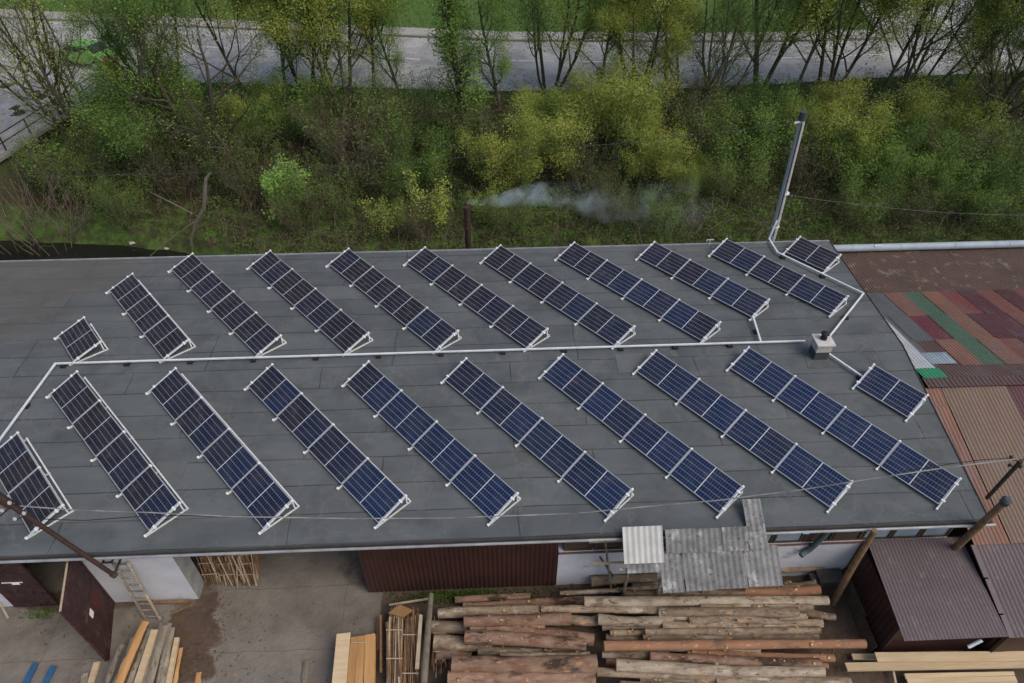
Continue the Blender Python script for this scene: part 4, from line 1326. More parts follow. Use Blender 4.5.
LP = 'logs in the left short pile'
RP = 'logs in the right long pile'
LOGS = [
    (463, 607, 583, 600.5, 9, .25, 'r', 'reddish log lying farthest back in the left pile, by the brown wall', LP),
    (438, 613.5, 552, 611, 11, .55, 'g', 'long reddish log second from the wall in the left pile', LP),
    (464, 622, 571, 618.5, 12, .75, 'r', 'reddish log with a pale left end lying just below the two rear logs', LP),
    (432, 627, 560, 633, 12, .40, 'g', 'half hidden log whose left stub shows beside the wooden pole', LP),
    (465, 637, 586, 645, 14, .85, 'r', 'thick reddish log tilted slightly down to the right, mid left pile', LP),
    (486, 630, 594, 640, 15, .55, 'r', 'log with bright orange cut end facing the gap, mid left pile', LP),
    (434, 642, 492, 645, 15, .45, 'g', 'short log stub just below the bundle side of the left pile', LP),
    (478, 651, 552, 653, 9, .45, 'g', 'thin log squeezed between the two thickest left-pile logs', LP),
    (452, 663, 597, 664, 18, .85, 'r', 'thickest reddish log with chipped pale left end, front of left pile', LP),
    (448, 678, 595, 679, 17, .65, 'r', 'reddish log along the bottom picture edge in the left pile', LP),
    (436, 656, 470, 658, 11, .30, 'r', 'small log end behind the thickest left-pile log', LP),
    (440, 694, 600, 694, 17, .45, 'r', 'log mostly below the picture edge under the left pile', LP),
    (591, 581, 657, 577, 10, .45, 'g', 'short brown log against the white wall by the batten frame', RP),
    (632, 586.5, 680, 583, 7, .30, 'p', 'thin greenish log end under the awning, nearest the wall', RP),
    (560, 593, 660, 587, 5, .55, 'g', 'thin pale pole lying across the back of the right pile', RP),
    (624, 594, 790, 591, 8, .60, 'g', 'brown log just under the lower edge of the awning', RP),
    (584, 602, 828, 600.5, 10, .85, 'p', 'long pale grey log with orange cut end below the awning', RP),
    (541, 609, 662, 610, 8, .75, 'g', 'dark log with a pale split edge reaching towards the left pile', RP),
    (658, 612.5, 798, 612.5, 11, .80, 'g', 'brown knotty log ending short of its right neighbours', RP),
    (566, 618, 604, 619, 10, .45, 'g', 'dark grey log stub showing between the two piles', RP),
    (598, 619, 672, 619, 10, .70, 'p', 'short pale log on the left side of the right pile', RP),
    (602, 627.5, 662, 627.5, 7, .55, 'g', 'grey log under the short pale one', RP),
    (689, 621, 780, 622, 8, .78, 'g', 'greenish grey log in the middle of the right pile', RP),
    (662, 626, 822, 623, 10, .65, 'g', 'grey log whose right end sticks out near the dark block', RP),
    (645, 632, 820, 630.5, 8, .72, 'g', 'slim grey log two above the long orange one', RP),
    (643, 637.5, 818, 637, 8, .62, 'g', 'slim dark grey log directly above the long orange one', RP),
    (604, 646, 865, 643.5, 9.5, .92, 'o', 'longest orange log reaching out towards the brown shed', RP),
    (602, 654, 668, 653.5, 9, .62, 'g', 'greenish grey log end just under the long orange log', RP),
    (690, 652, 834, 658, 7, .66, 'o', 'thin orange-brown log slanting under the long orange one', RP),
    (650, 656, 820, 664, 10, .84, 'r', 'reddish log slanting down to the right in the front half', RP),
    (616, 665, 824, 671.5, 11, .90, 'p', 'thick pale blotchy log in the front of the right pile', RP),
    (597, 672, 843, 680, 8, .70, 'g', 'slim knotty log right below the thick pale blotchy one', RP),
    (606, 660, 640, 662, 9, .45, 'o', 'short pale log end peeping out above the blotchy log', RP),
    (620, 684, 700, 683, 8, .55, 'r', 'dark reddish log at the bottom edge of the right pile', RP),
    (715, 680, 850, 683, 13, .62, 'g', 'grey-brown log at the bottom right corner of the pile', RP),
    (784, 585, 815, 583.5, 7, .35, 'g', 'short grey log end beside the dark concrete block', RP),
    (740, 592, 819, 589.5, 9, .62, 'o', 'knotty brown log peeking out right of the awning', RP),
    (778, 568, 824, 564.5, 9, .40, 'g', 'old brown log lying right against the white wall', RP),
    (797, 609, 835, 617, 8, .30, 'g', 'grey log end lying low beside the timber post', RP),
    (720, 616, 806, 618, 8, .45, 'g', 'hidden grey log under the knotty brown log', RP),
    (600, 690, 860, 693, 12, .55, 'g', 'log just below the picture edge under the right pile', RP),
    (606, 637, 650, 636, 8, .35, 'g', 'dark log end deep in the gap left of the slim grey logs', RP),
    (672, 603, 812, 607, 10, .45, 'g', 'log buried under the long pale grey log', RP),
    (640, 640, 800, 642, 10, .35, 'g', 'log buried below the slim dark grey logs', RP),
    (650, 662, 810, 668, 10, .45, 'g', 'log buried between reddish and blotchy logs', RP),
    (455, 600, 530, 596, 7, .18, 'r', 'thin dark pole right at the foot of the brown wall, behind the left pile', LP),
    (470, 629, 545, 627, 9, .62, 'r', 'thin reddish log wedged under the pale-ended one in the left pile', LP),
    (500, 657, 590, 655, 8, .62, 'g', 'thin log just above the thickest left-pile log, towards the gap', LP),
    (455, 671, 560, 671, 8, .55, 'r', 'thin log showing between the two front logs of the left pile', LP),
    (700, 607, 812, 607, 7, .82, 'g', 'slim brown log between the long pale grey and the knotty brown one', RP),
    (610, 633, 660, 634, 6, .52, 'g', 'slim grey stub left of the slim grey logs', RP),
    (672, 618, 806, 617, 6, .72, 'p', 'thin pale log right above the greenish grey one', RP),
    (640, 650, 760, 650, 6, .70, 'g', 'thin grey log tucked under the long orange one', RP),
    (700, 661, 828, 666, 6, .80, 'o', 'thin orange-brown log just above the thick blotchy one', RP),
    (640, 679, 760, 681, 6, .62, 'g', 'thin grey log below the slim knotty one', RP),
    (700, 590, 800, 587, 6, .50, 'r', 'thin reddish log half under the awning edge', RP),
    (470, 643, 580, 650, 12, .30, 'r', 'log buried low in the middle of the left pile', RP.replace('right long', 'left short')),
]
for a in LOGS:
    log(*a)
# dark concrete block by the wall
mb = MB(); c = at(825, 580, 0.25)
mb.box(9.95, 10.75, -7.0, -6.55, 0, 0.42)
mb.box(9.75, 10.0, -6.95, -6.6, 0, 0.3)
solo('concrete_block', mb, mk('dark_concrete', (0.075, 0.072, 0.066), 0.9, var=(0.05, 0.048, 0.044), vscale=4), 'dark grey concrete block against the white wall beside the post', 'block')


# ================================================================== BOARDS, LATHS, LADDER
def plank(nm, p, q, wpx, z, th, mt, label, cat='plank', group=None):
    a, b_ = at(*p, z), at(*q, z)
    wd = wpx * m_per_px((a + b_) / 2)
    mb = MB()
    if nm == 'wood_slab' and mt is not M['pale_timber']:
        nn_ = 8
        P_ = [a.lerp(b_, t_ / nn_) + Vector((rl.uniform(-.015, .015), rl.uniform(-.01, .01), 0)) for t_ in range(nn_ + 1)]
        mb.tube(P_, [wd / 2 * rl.uniform(.88, 1.1) for _ in P_], 10, wob=.06, rng=rl)
        for v_ in mb.v: v_.z = z + (v_.z - z) * th / wd
    else:
        mb.bar(a, b_, wd, th)
    # slightly waned edges
    for i in range(len(mb.v)):
        mb.v[i] = mb.v[i] + Vector((rl.uniform(-.012, .012), rl.uniform(-.012, .012), rl.uniform(-.006, .006)))
    base = (a + b_) / 2; base.z = z - th / 2
    return solo(nm, mb, mt, label, cat, group, base=base)


SG = 'rough slabs stacked by the open gate leaf'
for p, q, w_, z, th, mt, lab in (
        ((121, 645), (95, 712), 6, .50, .12, 'grey_timber', 'grey slab on the left flank of the slab stack by the gate'),
        ((145, 622), (106, 712), 9, .62, .10, 'fresh_timber', 'widest fresh tan slab on top of the slab stack'),
        ((150, 630), (118, 712), 6, .55, .09, 'grey_timber', 'narrow grey slab right of the widest fresh one'),
        ((155, 630), (128, 712), 7, .64, .07, 'pale_timber', 'pale yellow slab in the middle of the slab stack'),
        ((164, 626), (141, 712), 9, .62, .12, 'grey_timber', 'round-backed grey slab right of the pale yellow one'),
        ((172, 628), (155, 712), 7, .50, .10, 'grey_timber', 'second grey slab near the right flank of the slab stack'),
        ((177, 638), (163, 712), 5, .42, .08, 'pale_timber', 'thin pale slab on the right flank of the slab stack'),
        ((168, 640), (150, 712), 16, .34, .10, 'lath', 'brown slab low under the grey ones'),
        ((140, 640), (112, 712), 18, .36, .12, 'lath', 'brown slab low under the widest fresh one'),
        ((137, 655), (110, 712), 20, .14, .12, 'grey_timber', 'lowest grey slab on the ground under the stack'),
        ((160, 624), (137, 712), 4, .60, .07, 'grey_timber', 'narrow grey slab tucked beside the round-backed one'),
        ((152, 643), (131, 712), 4, .63, .06, 'fresh_timber', 'short narrow tan slab lying in the middle of the stack'),
        ((169, 624), (153, 712), 5, .54, .07, 'grey_timber', 'grey slab between the two rounded ones on the right'),
        ((133, 638), (103, 712), 5, .48, .08, 'grey_timber', 'grey slab just left of the widest fresh one'),
        ((181, 648), (170, 712), 4, .36, .06, 'fresh_timber', 'lowest tan slab on the right flank of the stack')):
    plank('wood_slab', p, q, w_, z, th, M[mt], lab, 'slab', SG)
plank('wood_slab', (199, 672), (192, 712), 6, .04, .05, M['fresh_timber'], 'small tan slab lying alone on the concrete right of the stack', 'slab')
plank('wood_slab', (97, 662), (84, 705), 6, .06, .05, M['pale_timber'], 'pale slab lying on the ground below the open gate leaf', 'slab')
plank('wood_slab', (85, 674), (80, 705), 7, .05, .05, M['grey_timber'], 'grey slab end left of the pale one below the gate', 'slab')
plank('wood_slab', (306, 661), (303, 705), 6, .05, .05, M['grey_timber'], 'faded grey slab on the concrete left of the sawn beams', 'slab')
plank('blue_plank', (36, 663), (18, 700), 6, .05, .06, M['blue_paint'], 'left of two blue planks on the yard floor', 'plank', 'blue planks on the yard')
plank('blue_plank', (54, 666), (36, 702), 6, .05, .06, M['blue_paint'], 'right of two blue planks on the yard floor, nearer the gate', 'plank', 'blue planks on the yard')
plank('batten', (0, 603), (8, 618), 2, .4, .03, M['lath_pale'], 'thin pale batten by the shut gate leaf', 'batten')
# sawn beams
BG = 'sawn beams stacked on the yard'
for p, q, w_, z, th, mt, lab in (
        ((344, 634), (337, 712), 14, .58, .10, 'pale_timber', 'pale wide board on top of the sawn beam stack'),
        ((355, 638), (349, 712), 8, .45, .16, 'fresh_timber', 'narrow orange beam next to the pale wide board'),
        ((362, 637), (358, 712), 8, .46, .16, 'fresh_timber', 'middle orange beam of the sawn stack'),
        ((370.5, 635.5), (369, 712), 10, .48, .18, 'fresh_timber', 'right-hand broad orange beam of the sawn stack'),
        ((345, 640), (339, 712), 15, .30, .16, 'pale_timber', 'lower beam under the pale wide board'),
        ((362, 642), (360, 712), 25, .24, .18, 'fresh_timber', 'broad beam at the bottom of the sawn stack')):
    plank('sawn_beam', p, q, w_, z, th, M[mt], lab, 'beam', BG)
mb = MB(); mb.bar(at(351, 642.5, .57), at(367, 642.5, .57), .03, .015)
solo('wood_strip', mb, M['lath_pale'], 'thin pale strip laid across the orange beams', 'strip')


def bundle(name, px0, px1, ytop, ybot, z, n, label, seed, mt='lath', upright=False, spread=0.03):
    rg = random.Random(seed)
    a0, a1 = at(px0, ytop, z), at(px1, ytop, z)
    b0_, b1_ = at(px0, ybot, z), at(px1, ybot, z)
    root = empty(name, ((a0 + a1 + b0_ + b1_) / 4).to_2d().to_3d(), label, 'bundle', 'tied bundles of laths')
    mb = MB()
    for i in range(n):
        t_ = rg.random()
        p = a0.lerp(a1, t_) + Vector((rg.gauss(0, spread), rg.gauss(-.08, .16), rg.uniform(-z + .03, 0.0)))
        q = b0_.lerp(b1_, min(1, max(0, t_ + rg.gauss(0, .05)))) + Vector((rg.gauss(0, spread), rg.gauss(0, .14), rg.uniform(-.12, .04)))
        q.z = max(.03, p.z + rg.uniform(-.08, .04))
        mb.bar(p, q, rg.uniform(.02, .055), rg.uniform(.015, .035), rg.choice((0, 0, 1, 2)))
    o = part('laths', mb, [M[mt], M['lath_pale'], M['lath_dark']], root); o['kind'] = 'stuff'
    for f in (0.28, 0.72):
        p, q = a0.lerp(b0_, f), a1.lerp(b1_, f)
        mb = MB(); mb.bar(p + Vector((-.02, 0, .025)), q + Vector((.02, 0, .025)), .03, .012)
        part('strap', mb, M['lath_pale'], root)
    return root


bundle('lath_bundle', 387, 402, 613, 678, .55, 90, 'tied bundle of brown laths below the plywood offcut', 21)
bundle('lath_bundle', 403, 418, 612, 700, .50, 90, 'tied bundle of brown laths left of the long wooden pole', 22, spread=0.09)
bundle('lath_bundle', 434, 446, 622, 664, .40, 28, 'loose fan of split sticks between pole and log ends', 23, spread=0.12)
mb = MB(); c0 = at(388, 612, .62)
q4 = [at(388, 613, .62), at(403, 617, .62), at(413, 610, .66), at(400, 604.5, .66)]
mb.prism(q4, 0.05)
solo('plywood_offcut', mb, mk('brown_board', (0.26, 0.15, 0.06), 0.7, var=(0.20, 0.11, 0.045)), 'small brown board lying on top of the lath bundle', 'board')
mb = MB(); mb.tube([at(431, 594, .55), at(427, 640, .6), at(421, 712, .6)], [0.08, 0.10, 0.11], 10, wob=.05)
solo('wooden_pole', mb, [M['pale_bark']], 'long barked pole lying on the laths towards the brown wall', 'pole', smooth=True)
plank('batten', (421, 615), (417, 669), 3.2, .62, .04, M['lath_pale'], 'whitish batten lying beside the long barked pole', 'batten')
plank('batten', (380.5, 615), (381, 672), 2.2, .35, .03, M['lath'], 'brown batten standing apart left of the lath bundles', 'batten')
plank('batten', (377.5, 616), (378, 650), 2, .2, .03, M['lath'], 'short brown batten beside the sawn beams', 'batten')
plank('batten', (389, 605), (428, 599), 2.2, .2, .03, M['lath_pale'], 'thin batten on the weeds reaching to the barked pole', 'batten')
plank('batten', (171, 614), (194, 603), 1.8, .1, .03, M['lath'], 'thin stick on the mud near the white wall corner', 'batten')
plank('batten', (140, 603), (190, 601), 2.6, .08, .06, M['lath'], 'batten lying along the foot of the white wall behind the ladder', 'batten')


# laths leaning upright inside the open bay
def brush(name, x0, x1, y, hgt_, n, label, seed):
    rg = random.Random(seed)
    root = empty(name, ((x0 + x1) / 2, y, 0), label, 'bundle', 'upright stick bundles in the open bay')
    mb = MB()
    for i in range(n):
        x_ = rg.uniform(x0, x1); yy = y + rg.uniform(-.25, .25)
        h_ = hgt_ * rg.uniform(.8, 1.05)
        mb.bar((x_, yy, 0.02), (x_ + rg.gauss(0, .12), yy + 0.35 + rg.gauss(0, .12), h_), .03, .02, rg.choice((0, 0, 1, 2, 2)))
    o = part('sticks', mb, [M['lath'], M['lath_pale'], M['lath_dark']], root); o['kind'] = 'stuff'
    for f in (.35, .65, .9):
        mb = MB(); mb.bar((x0 - .03, y - .26 + .35 * f, hgt_ * f), (x1 + .03, y - .26 + .35 * f, hgt_ * f + .03), .015, .03)
        part('strap', mb, M['lath_pale'], root)


brush('stick_bundle', -9.2, -8.75, -5.85, 1.55, 110, 'upright stick bundle leaning next to the wall corner', 31)
brush('stick_bundle', -8.65, -8.2, -5.88, 1.5, 110, 'middle upright stick bundle in the open bay', 32)
brush('stick_bundle', -8.1, -7.6, -5.9, 1.5, 120, 'right-hand upright stick bundle beside the open concrete floor', 33)
mb = MB(); mb.tube([(-8.2, -6.2, .05), (-7.9, -6.15, 1.3)], .02, 6)
solo('pale_stick', mb, M['lath_pale'], 'pale stick leaning across the upright bundles', 'stick')
for i, (x_, z_, lab) in enumerate(((-13.1, .4, 'lowest firewood log just inside the dark gateway'), (-13.0, .75, 'middle firewood log just inside the dark gateway'), (-12.8, 1.1, 'topmost firewood log just inside the dark gateway'))):
    mb = MB(); mb.tube([(x_ - .2, -5.9, z_), (x_ + .9, -5.85, z_)], .16, 12, 0, True, 1)
    solo('firewood_log', mb, [M['bark_grey'], M['cut']], lab, 'log', 'firewood inside the gateway', True)
# ladder
ld = empty('wooden_ladder', (-10.9, -7.1, 0), 'short weathered wooden ladder leaning on the white wall', 'ladder')
lb0, lb1 = at(146, 619, 0.02), at(160.5, 619.5, 0.02)
lt0, lt1 = aty(113, 563, WY - 0.05), aty(127.5, 562, WY - 0.05)
for a, b_ in ((lb0, lt0), (lb1, lt1)):
    mb = MB(); mb.bar(a, b_, .065, .05)
    part('rail', mb, M['grey_timber'], ld)
for i in range(9):
    t_ = .05 + .115 * i
    mb = MB(); mb.bar(lb0.lerp(lt0, t_), lb1.lerp(lt1, t_), .04, .04)
    part('rung', mb, M['grey_timber'], ld)
# long sawn planks by the shed
PG_ = 'long pale planks in front of the shed'
for p, q, w_, z, th, mt, lab in (
        ((876, 657.5), (1060, 656), 9, .52, .07, 'pale_timber', 'long wide pale plank nearest the shed front'),
        ((852, 657), (905, 657), 6, .16, .06, 'pale_timber', 'plank end poking out left under the widest plank'),
        ((846, 667), (1060, 663), 8, .42, .07, 'pale_timber', 'pale plank sticking out farthest left'),
        ((905, 676), (1014, 673.5), 4, .34, .05, 'pale_timber', 'thin board topmost of the low board stack'),
        ((907, 681), (1016, 679), 5, .26, .05, 'pale_timber', 'thin board second in the low board stack'),
        ((904, 687), (1018, 685), 6, .18, .05, 'pale_timber', 'thin board cut by the bottom picture edge in the low stack'),
        ((893, 668), (899, 700), 2.5, .2, .04, 'lath_pale', 'cross batten under the left end of the low board stack')):
    plank('long_plank', p, q, w_, z, th, M[mt], lab, 'plank', PG_)


# ================================================================== VEGETATION
def leaf_quads(P, size, rng, squash=1.0):
    """one diamond leaf per point"""
    n = len(P)
    d = rng.normal(size=(n, 3)); d[:, 2] *= 0.55; d /= np.linalg.norm(d, axis=1)[:, None]
    e = rng.normal(size=(n, 3)); e[:, 2] *= 0.55; e -= d * (e * d).sum(1)[:, None]; e /= np.linalg.norm(e, axis=1)[:, None]
    s = (size * rng.uniform(0.6, 1.35, n))[:, None]
    V = np.stack([P - d * s, P + e * s * 0.6, P + d * s, P - e * s * 0.6], 1).reshape(-1, 3)
    Fq = np.arange(4 * n).reshape(-1, 4)
    return V, Fq


def grow_tree(seed, stems, height, spread, rad, nch, ratio, leaf_n, leaf_s, leaf_r, trop=0.10, lean=0.25, start=0.3, levels=3, inner=0.0):
    """branch mesh and leaf mesh of one tree; nch: children per level"""
    rg = np.random.default_rng(seed)
    mb = MB()
    tips = []
    nside = [7, 5, 4, 3]
    nseg = [7, 5, 4, 3]
    jit = [0.07, 0.13, 0.17, 0.22]
    UP = np.array([0, 0, 1.0])

    def branch(p, d, Ln, r, lv):
        pts, rr = [p.copy()], [r]
        ns = nseg[lv]
        for i in range(ns):
            d = d + rg.normal(0, jit[lv], 3) + UP * trop * (0.5 if lv == 0 else 1)
            d /= np.linalg.norm(d)
            p = p + d * Ln / ns
            pts.append(p.copy()); rr.append(max(0.006, r * (1 - 0.72 * (i + 1) / ns)))
        mb.tube(pts, rr, nside[lv], cap=False)
        if lv >= levels - 1 or (inner and rg.random() < inner):
            tips.append(np.array(pts))
        if lv < levels:
            k = nch[lv]
            for j in range(k):
                t_ = (start if lv == 0 else 0.22) + (1 - (start if lv == 0 else 0.22)) * (j + rg.random()) / k
                i0 = min(int(t_ * ns), ns - 1); f = t_ * ns - i0
                q = pts[i0] * (1 - f) + pts[i0 + 1] * f
                dd = pts[i0 + 1] - pts[i0]; dd /= np.linalg.norm(dd)
                a = rg.normal(size=3); a -= dd * (a @ dd); a /= np.linalg.norm(a)
                an = rg.uniform(0.5, 1.05)
                nd = dd * math.cos(an) + a * math.sin(an)
                branch(q, nd, Ln * ratio[lv] * (1.05 - 0.55 * t_) * rg.uniform(0.75, 1.2), max(0.007, (r * (1 - 0.72 * t_)) * 0.55), lv + 1)

    for s in range(stems):
        az = 2 * math.pi * (s + rg.random() * 0.6) / stems
        ln = lean * rg.uniform(0.5, 1.3) if stems > 1 else lean * 0.4
        d = np.array([math.cos(az) * ln, math.sin(az) * ln, 1.0]); d /= np.linalg.norm(d)
        p = np.array([math.cos(az), math.sin(az), 0]) * (spread if stems > 1 else 0) + np.array([0, 0, -0.25])
        branch(p, d, height * rg.uniform(0.82, 1.08), rad * rg.uniform(0.7, 1.1), 0)
    Lp = []
    for tpts in tips:
        n = rg.poisson(leaf_n)
        if n == 0: continue
        i = rg.integers(1, len(tpts), n)
        Lp.append(tpts[i] + rg.normal(0, leaf_r, (n, 3)))
    leaf = None
    if Lp:
        V, Fq = leaf_quads(np.concatenate(Lp), leaf_s, rg)
        leaf = (V, Fq)
    return mb, leaf


PROTO = {}


def proto(key, bark, leafm, **kw):
    mb, leaf = grow_tree(**kw)
    t_me = mb.mesh('trunk', [bark])
    t_me.polygons.foreach_set('use_smooth', [True] * len(t_me.polygons))
    l_me = np_mesh('crown', leaf[0], leaf[1], [leafm]) if leaf else None
    PROTO[key] = (t_me, l_me)


TB = M['tree_bark']
proto('tall_yellow', TB, M['leaf_yellow'], seed=1, stems=1, height=10.5, spread=.2, rad=.16, nch=[15, 7, 4], ratio=[.54, .50, .5], leaf_n=95, leaf_s=0.044, leaf_r=.26, start=.16)
proto('tall_green', TB, M['leaf_green'], seed=2, stems=1, height=10, spread=.2, rad=.15, nch=[14, 7, 4], ratio=[.50, .50, .5], leaf_n=62, leaf_s=0.042, leaf_r=.26, start=.14)
proto('multi_yellow', TB, M['leaf_yellow'], seed=3, stems=4, height=9.5, spread=.35, rad=.12, nch=[10, 6, 4], ratio=[.50, .50, .5], leaf_n=62, leaf_s=0.044, leaf_r=.26, lean=.30, start=.18)
proto('multi_sparse', TB, M['leaf_green'], seed=4, stems=5, height=10, spread=.4, rad=.115, nch=[10, 6, 3], ratio=[.40, .48, .5], leaf_n=30, leaf_s=0.042, leaf_r=.26, lean=.32, start=.18)
proto('multi_open', TB, M['leaf_yellow'], seed=24, stems=5, height=10, spread=.4, rad=.12, nch=[9, 6, 4], ratio=[.40, .5, .5], leaf_n=4, leaf_s=.048, leaf_r=.26, lean=.32, start=.18)
proto('bare', TB, M['leaf_yellow'], seed=5, stems=2, height=9, spread=.15, rad=.17, nch=[11, 7, 5], ratio=[.52, .5, .48], leaf_n=1.2, leaf_s=.045, leaf_r=.15, lean=.22, start=.12)
proto('ivy', TB, M['leaf_green'], seed=6, stems=1, height=9, spread=.2, rad=.2, nch=[28, 6, 3], ratio=[.20, .5, .5], leaf_n=15, leaf_s=.055, leaf_r=.24, start=.06)
proto('bush_yellow', M['brown_twig'], M['leaf_yellow'], seed=7, stems=8, height=4.2, spread=.5, rad=.05, nch=[8, 5, 3], ratio=[.40, .5, .5], leaf_n=17, leaf_s=0.043, leaf_r=.25, lean=.5, start=.12)
proto('bush_green', M['brown_twig'], M['leaf_green'], seed=8, stems=8, height=3.4, spread=.6, rad=.045, nch=[8, 5, 3], ratio=[.42, .5, .5], leaf_n=12, leaf_s=0.043, leaf_r=.25, lean=.6, start=.1)
proto('bush_loose', M['brown_twig'], M['leaf_green'], seed=18, stems=9, height=3.8, spread=.6, rad=.045, nch=[7, 5, 3], ratio=[.45, .5, .5], leaf_n=5, leaf_s=0.042, leaf_r=.25, lean=.6, start=.1)
proto('bush_bright', M['brown_twig'], M['leaf_bright'], seed=9, stems=6, height=2.3, spread=.2, rad=.03, nch=[7, 4, 2], ratio=[.32, .45, .5], leaf_n=15, leaf_s=.048, leaf_r=.14, lean=.32, start=.12)
proto('brown_shrub', M['brown_twig'], M['leaf_dark'], seed=10, stems=10, height=4.2, spread=.5, rad=.045, nch=[9, 6, 3], ratio=[.40, .5, .5], leaf_n=1.6, leaf_s=.05, leaf_r=.15, lean=.45, start=.1)
proto('sapling', M['brown_twig'], M['leaf_yellow'], seed=12, stems=5, height=2.8, spread=.3, rad=.02, nch=[9, 3, 0], ratio=[.28, .4, .4], leaf_n=9, leaf_s=.055, leaf_r=.15, lean=.28, start=.2, levels=2)
proto('reed', M['pale_bark'], M['leaf_dark'], seed=13, stems=16, height=3.4, spread=.6, rad=.022, nch=[3, 2, 0], ratio=[.3, .4, .4], leaf_n=0.2, leaf_s=.05, leaf_r=.08, lean=.55, start=.3, levels=2)


def ground_at(px, py):
    """where the sight line first meets the ground behind the hall"""
    d = _ray(px, py)
    k_ = 20.0
    while k_ < 200:
        q = CAM + d * k_
        if q[1] > 9 and q[2] < float(hgt(q[0], q[1])):
            return Vector((q[0], q[1], float(hgt(q[0], q[1]))))
        k_ += 0.1
    return Vector(q)


rv = random.Random(3)


def plant(key, px, py, scale, label, cat, name, group, lean=(0, 0), rot=None):
    root = empty(name, ground_at(px, py), label, cat, group)
    root.rotation_euler = (lean[1], lean[0], rv.uniform(0, 6.28) if rot is None else rot)
    s = scale * rv.uniform(.95, 1.05)
    root.scale = (s, s, s * rv.uniform(.95, 1.08))
    t_me, l_me = PROTO[key]
    link('trunk', t_me, root)
    if l_me: link('crown', l_me, root)
    return root


TG = 'spring trees along the road bank'
TREES = [
    ('multi_open', 60, 125, 1.0, 'many-stemmed thin tree at the far left, over the side road', (-.16, 0)),
    ('tall_green', 128, 185, 1.12, 'thick dark trunk slanting left below the lime-green car', (-.22, 0)),
    ('multi_open', 92, 150, .95, 'loose half-bare tree between railing and lime-green car', (-.15, 0)),
    ('bare', 215, 168, 1.1, 'dark multi-stemmed nearly bare tree on the left half of the bank', (-.16, 0)),
    ('multi_open', 170, 120, .9, 'thin sparse tree right of the lime-green car', (-.1, 0)),
    ('tall_yellow', 255, 112, .9, 'slim tree beside the pale road marking left of the centre', (-.06, 0)),
    ('tall_yellow', 286, 105, 1.0, 'slim yellow-green twin tree just right of the slimmer one', (-.02, 0)),
    ('multi_yellow', 343, 108, 1.1, 'big many-stemmed yellow-green tree left of centre at the road edge', (0, 0)),
    ('tall_green', 400, 96, .75, 'small leaning tree right of the big many-stemmed one', (.05, 0)),
    ('ivy', 465, 150, 1.15, 'mossy overgrown tree above the smoking pipe', (0, 0)),
    ('multi_sparse', 550, 92, 1.0, 'clump of straight grey stems at the road edge near the middle', (0, 0)),
    ('tall_yellow', 596, 112, .85, 'yellow-green tree just right of the straight grey stems', (.02, 0)),
    ('multi_yellow', 636, 105, .95, 'broad yellow-green tree hiding the road right of the middle', (0, 0)),
    ('bare', 684, 120, .75, 'small brown bare tree between yellow tree and dark one', (.03, 0)),
    ('bare', 758, 92, 1.15, 'dark bare tree with spreading limbs against the road', (.02, 0)),
    ('multi_yellow', 826, 100, 1.15, 'tall yellow-leaved tree straight above the concrete pole', (.05, 0)),
    ('tall_yellow', 872, 110, 1.0, 'yellowish tree second right of the concrete pole', (.12, 0)),
    ('multi_sparse', 905, 105, .95, 'thin grey-stemmed tree on the right half of the bank', (.12, 0)),
    ('tall_yellow', 948, 108, 1.0, 'slanting yellowish tree near the right road corner', (.16, 0)),
    ('bare', 975, 140, 1.0, 'dark bare tree slanting right over the side road', (.25, 0)),
    ('multi_sparse', 1030, 120, 1.0, 'sparse tree cut by the right picture edge', (.15, 0)),
    ('multi_open', -20, 170, 1.0, 'tree cut by the left picture edge', (-.1, 0)),
    ('tall_yellow', 375, 104, .95, 'yellow-green tree between the big many-stemmed one and the leaning small one', (.02, 0)),
    ('multi_sparse', 310, 100, .9, 'fine-branched tree between twin slim tree and big many-stemmed tree', (0, 0)),
    ('tall_green', 500, 108, .8, 'green tree between the mossy tree and the straight grey stems', (.02, 0)),
    ('multi_sparse', 715, 108, .85, 'fine-branched tree left of the dark bare spreading one', (.02, 0)),
    ('tall_yellow', 790, 104, .95, 'yellow-green tree between dark bare tree and concrete pole top', (.03, 0)),
    ('tall_green', 665, 100, .8, 'green tree right of the broad yellow-green one', (.02, 0)),
    ('multi_yellow', 990, 125, .85, 'many-stemmed yellow tree at the right road corner', (.15, 0)),
    ('tall_green', 185, 150, .85, 'green tree left of the dark multi-stemmed nearly bare one', (-.12, 0)),
]
for key, px, py, sc_, lab, ln in TREES:
    plant(key, px, py, sc_, lab, 'tree', 'tree', TG, ln)
BGp = 'shrubs on the bank behind the hall'
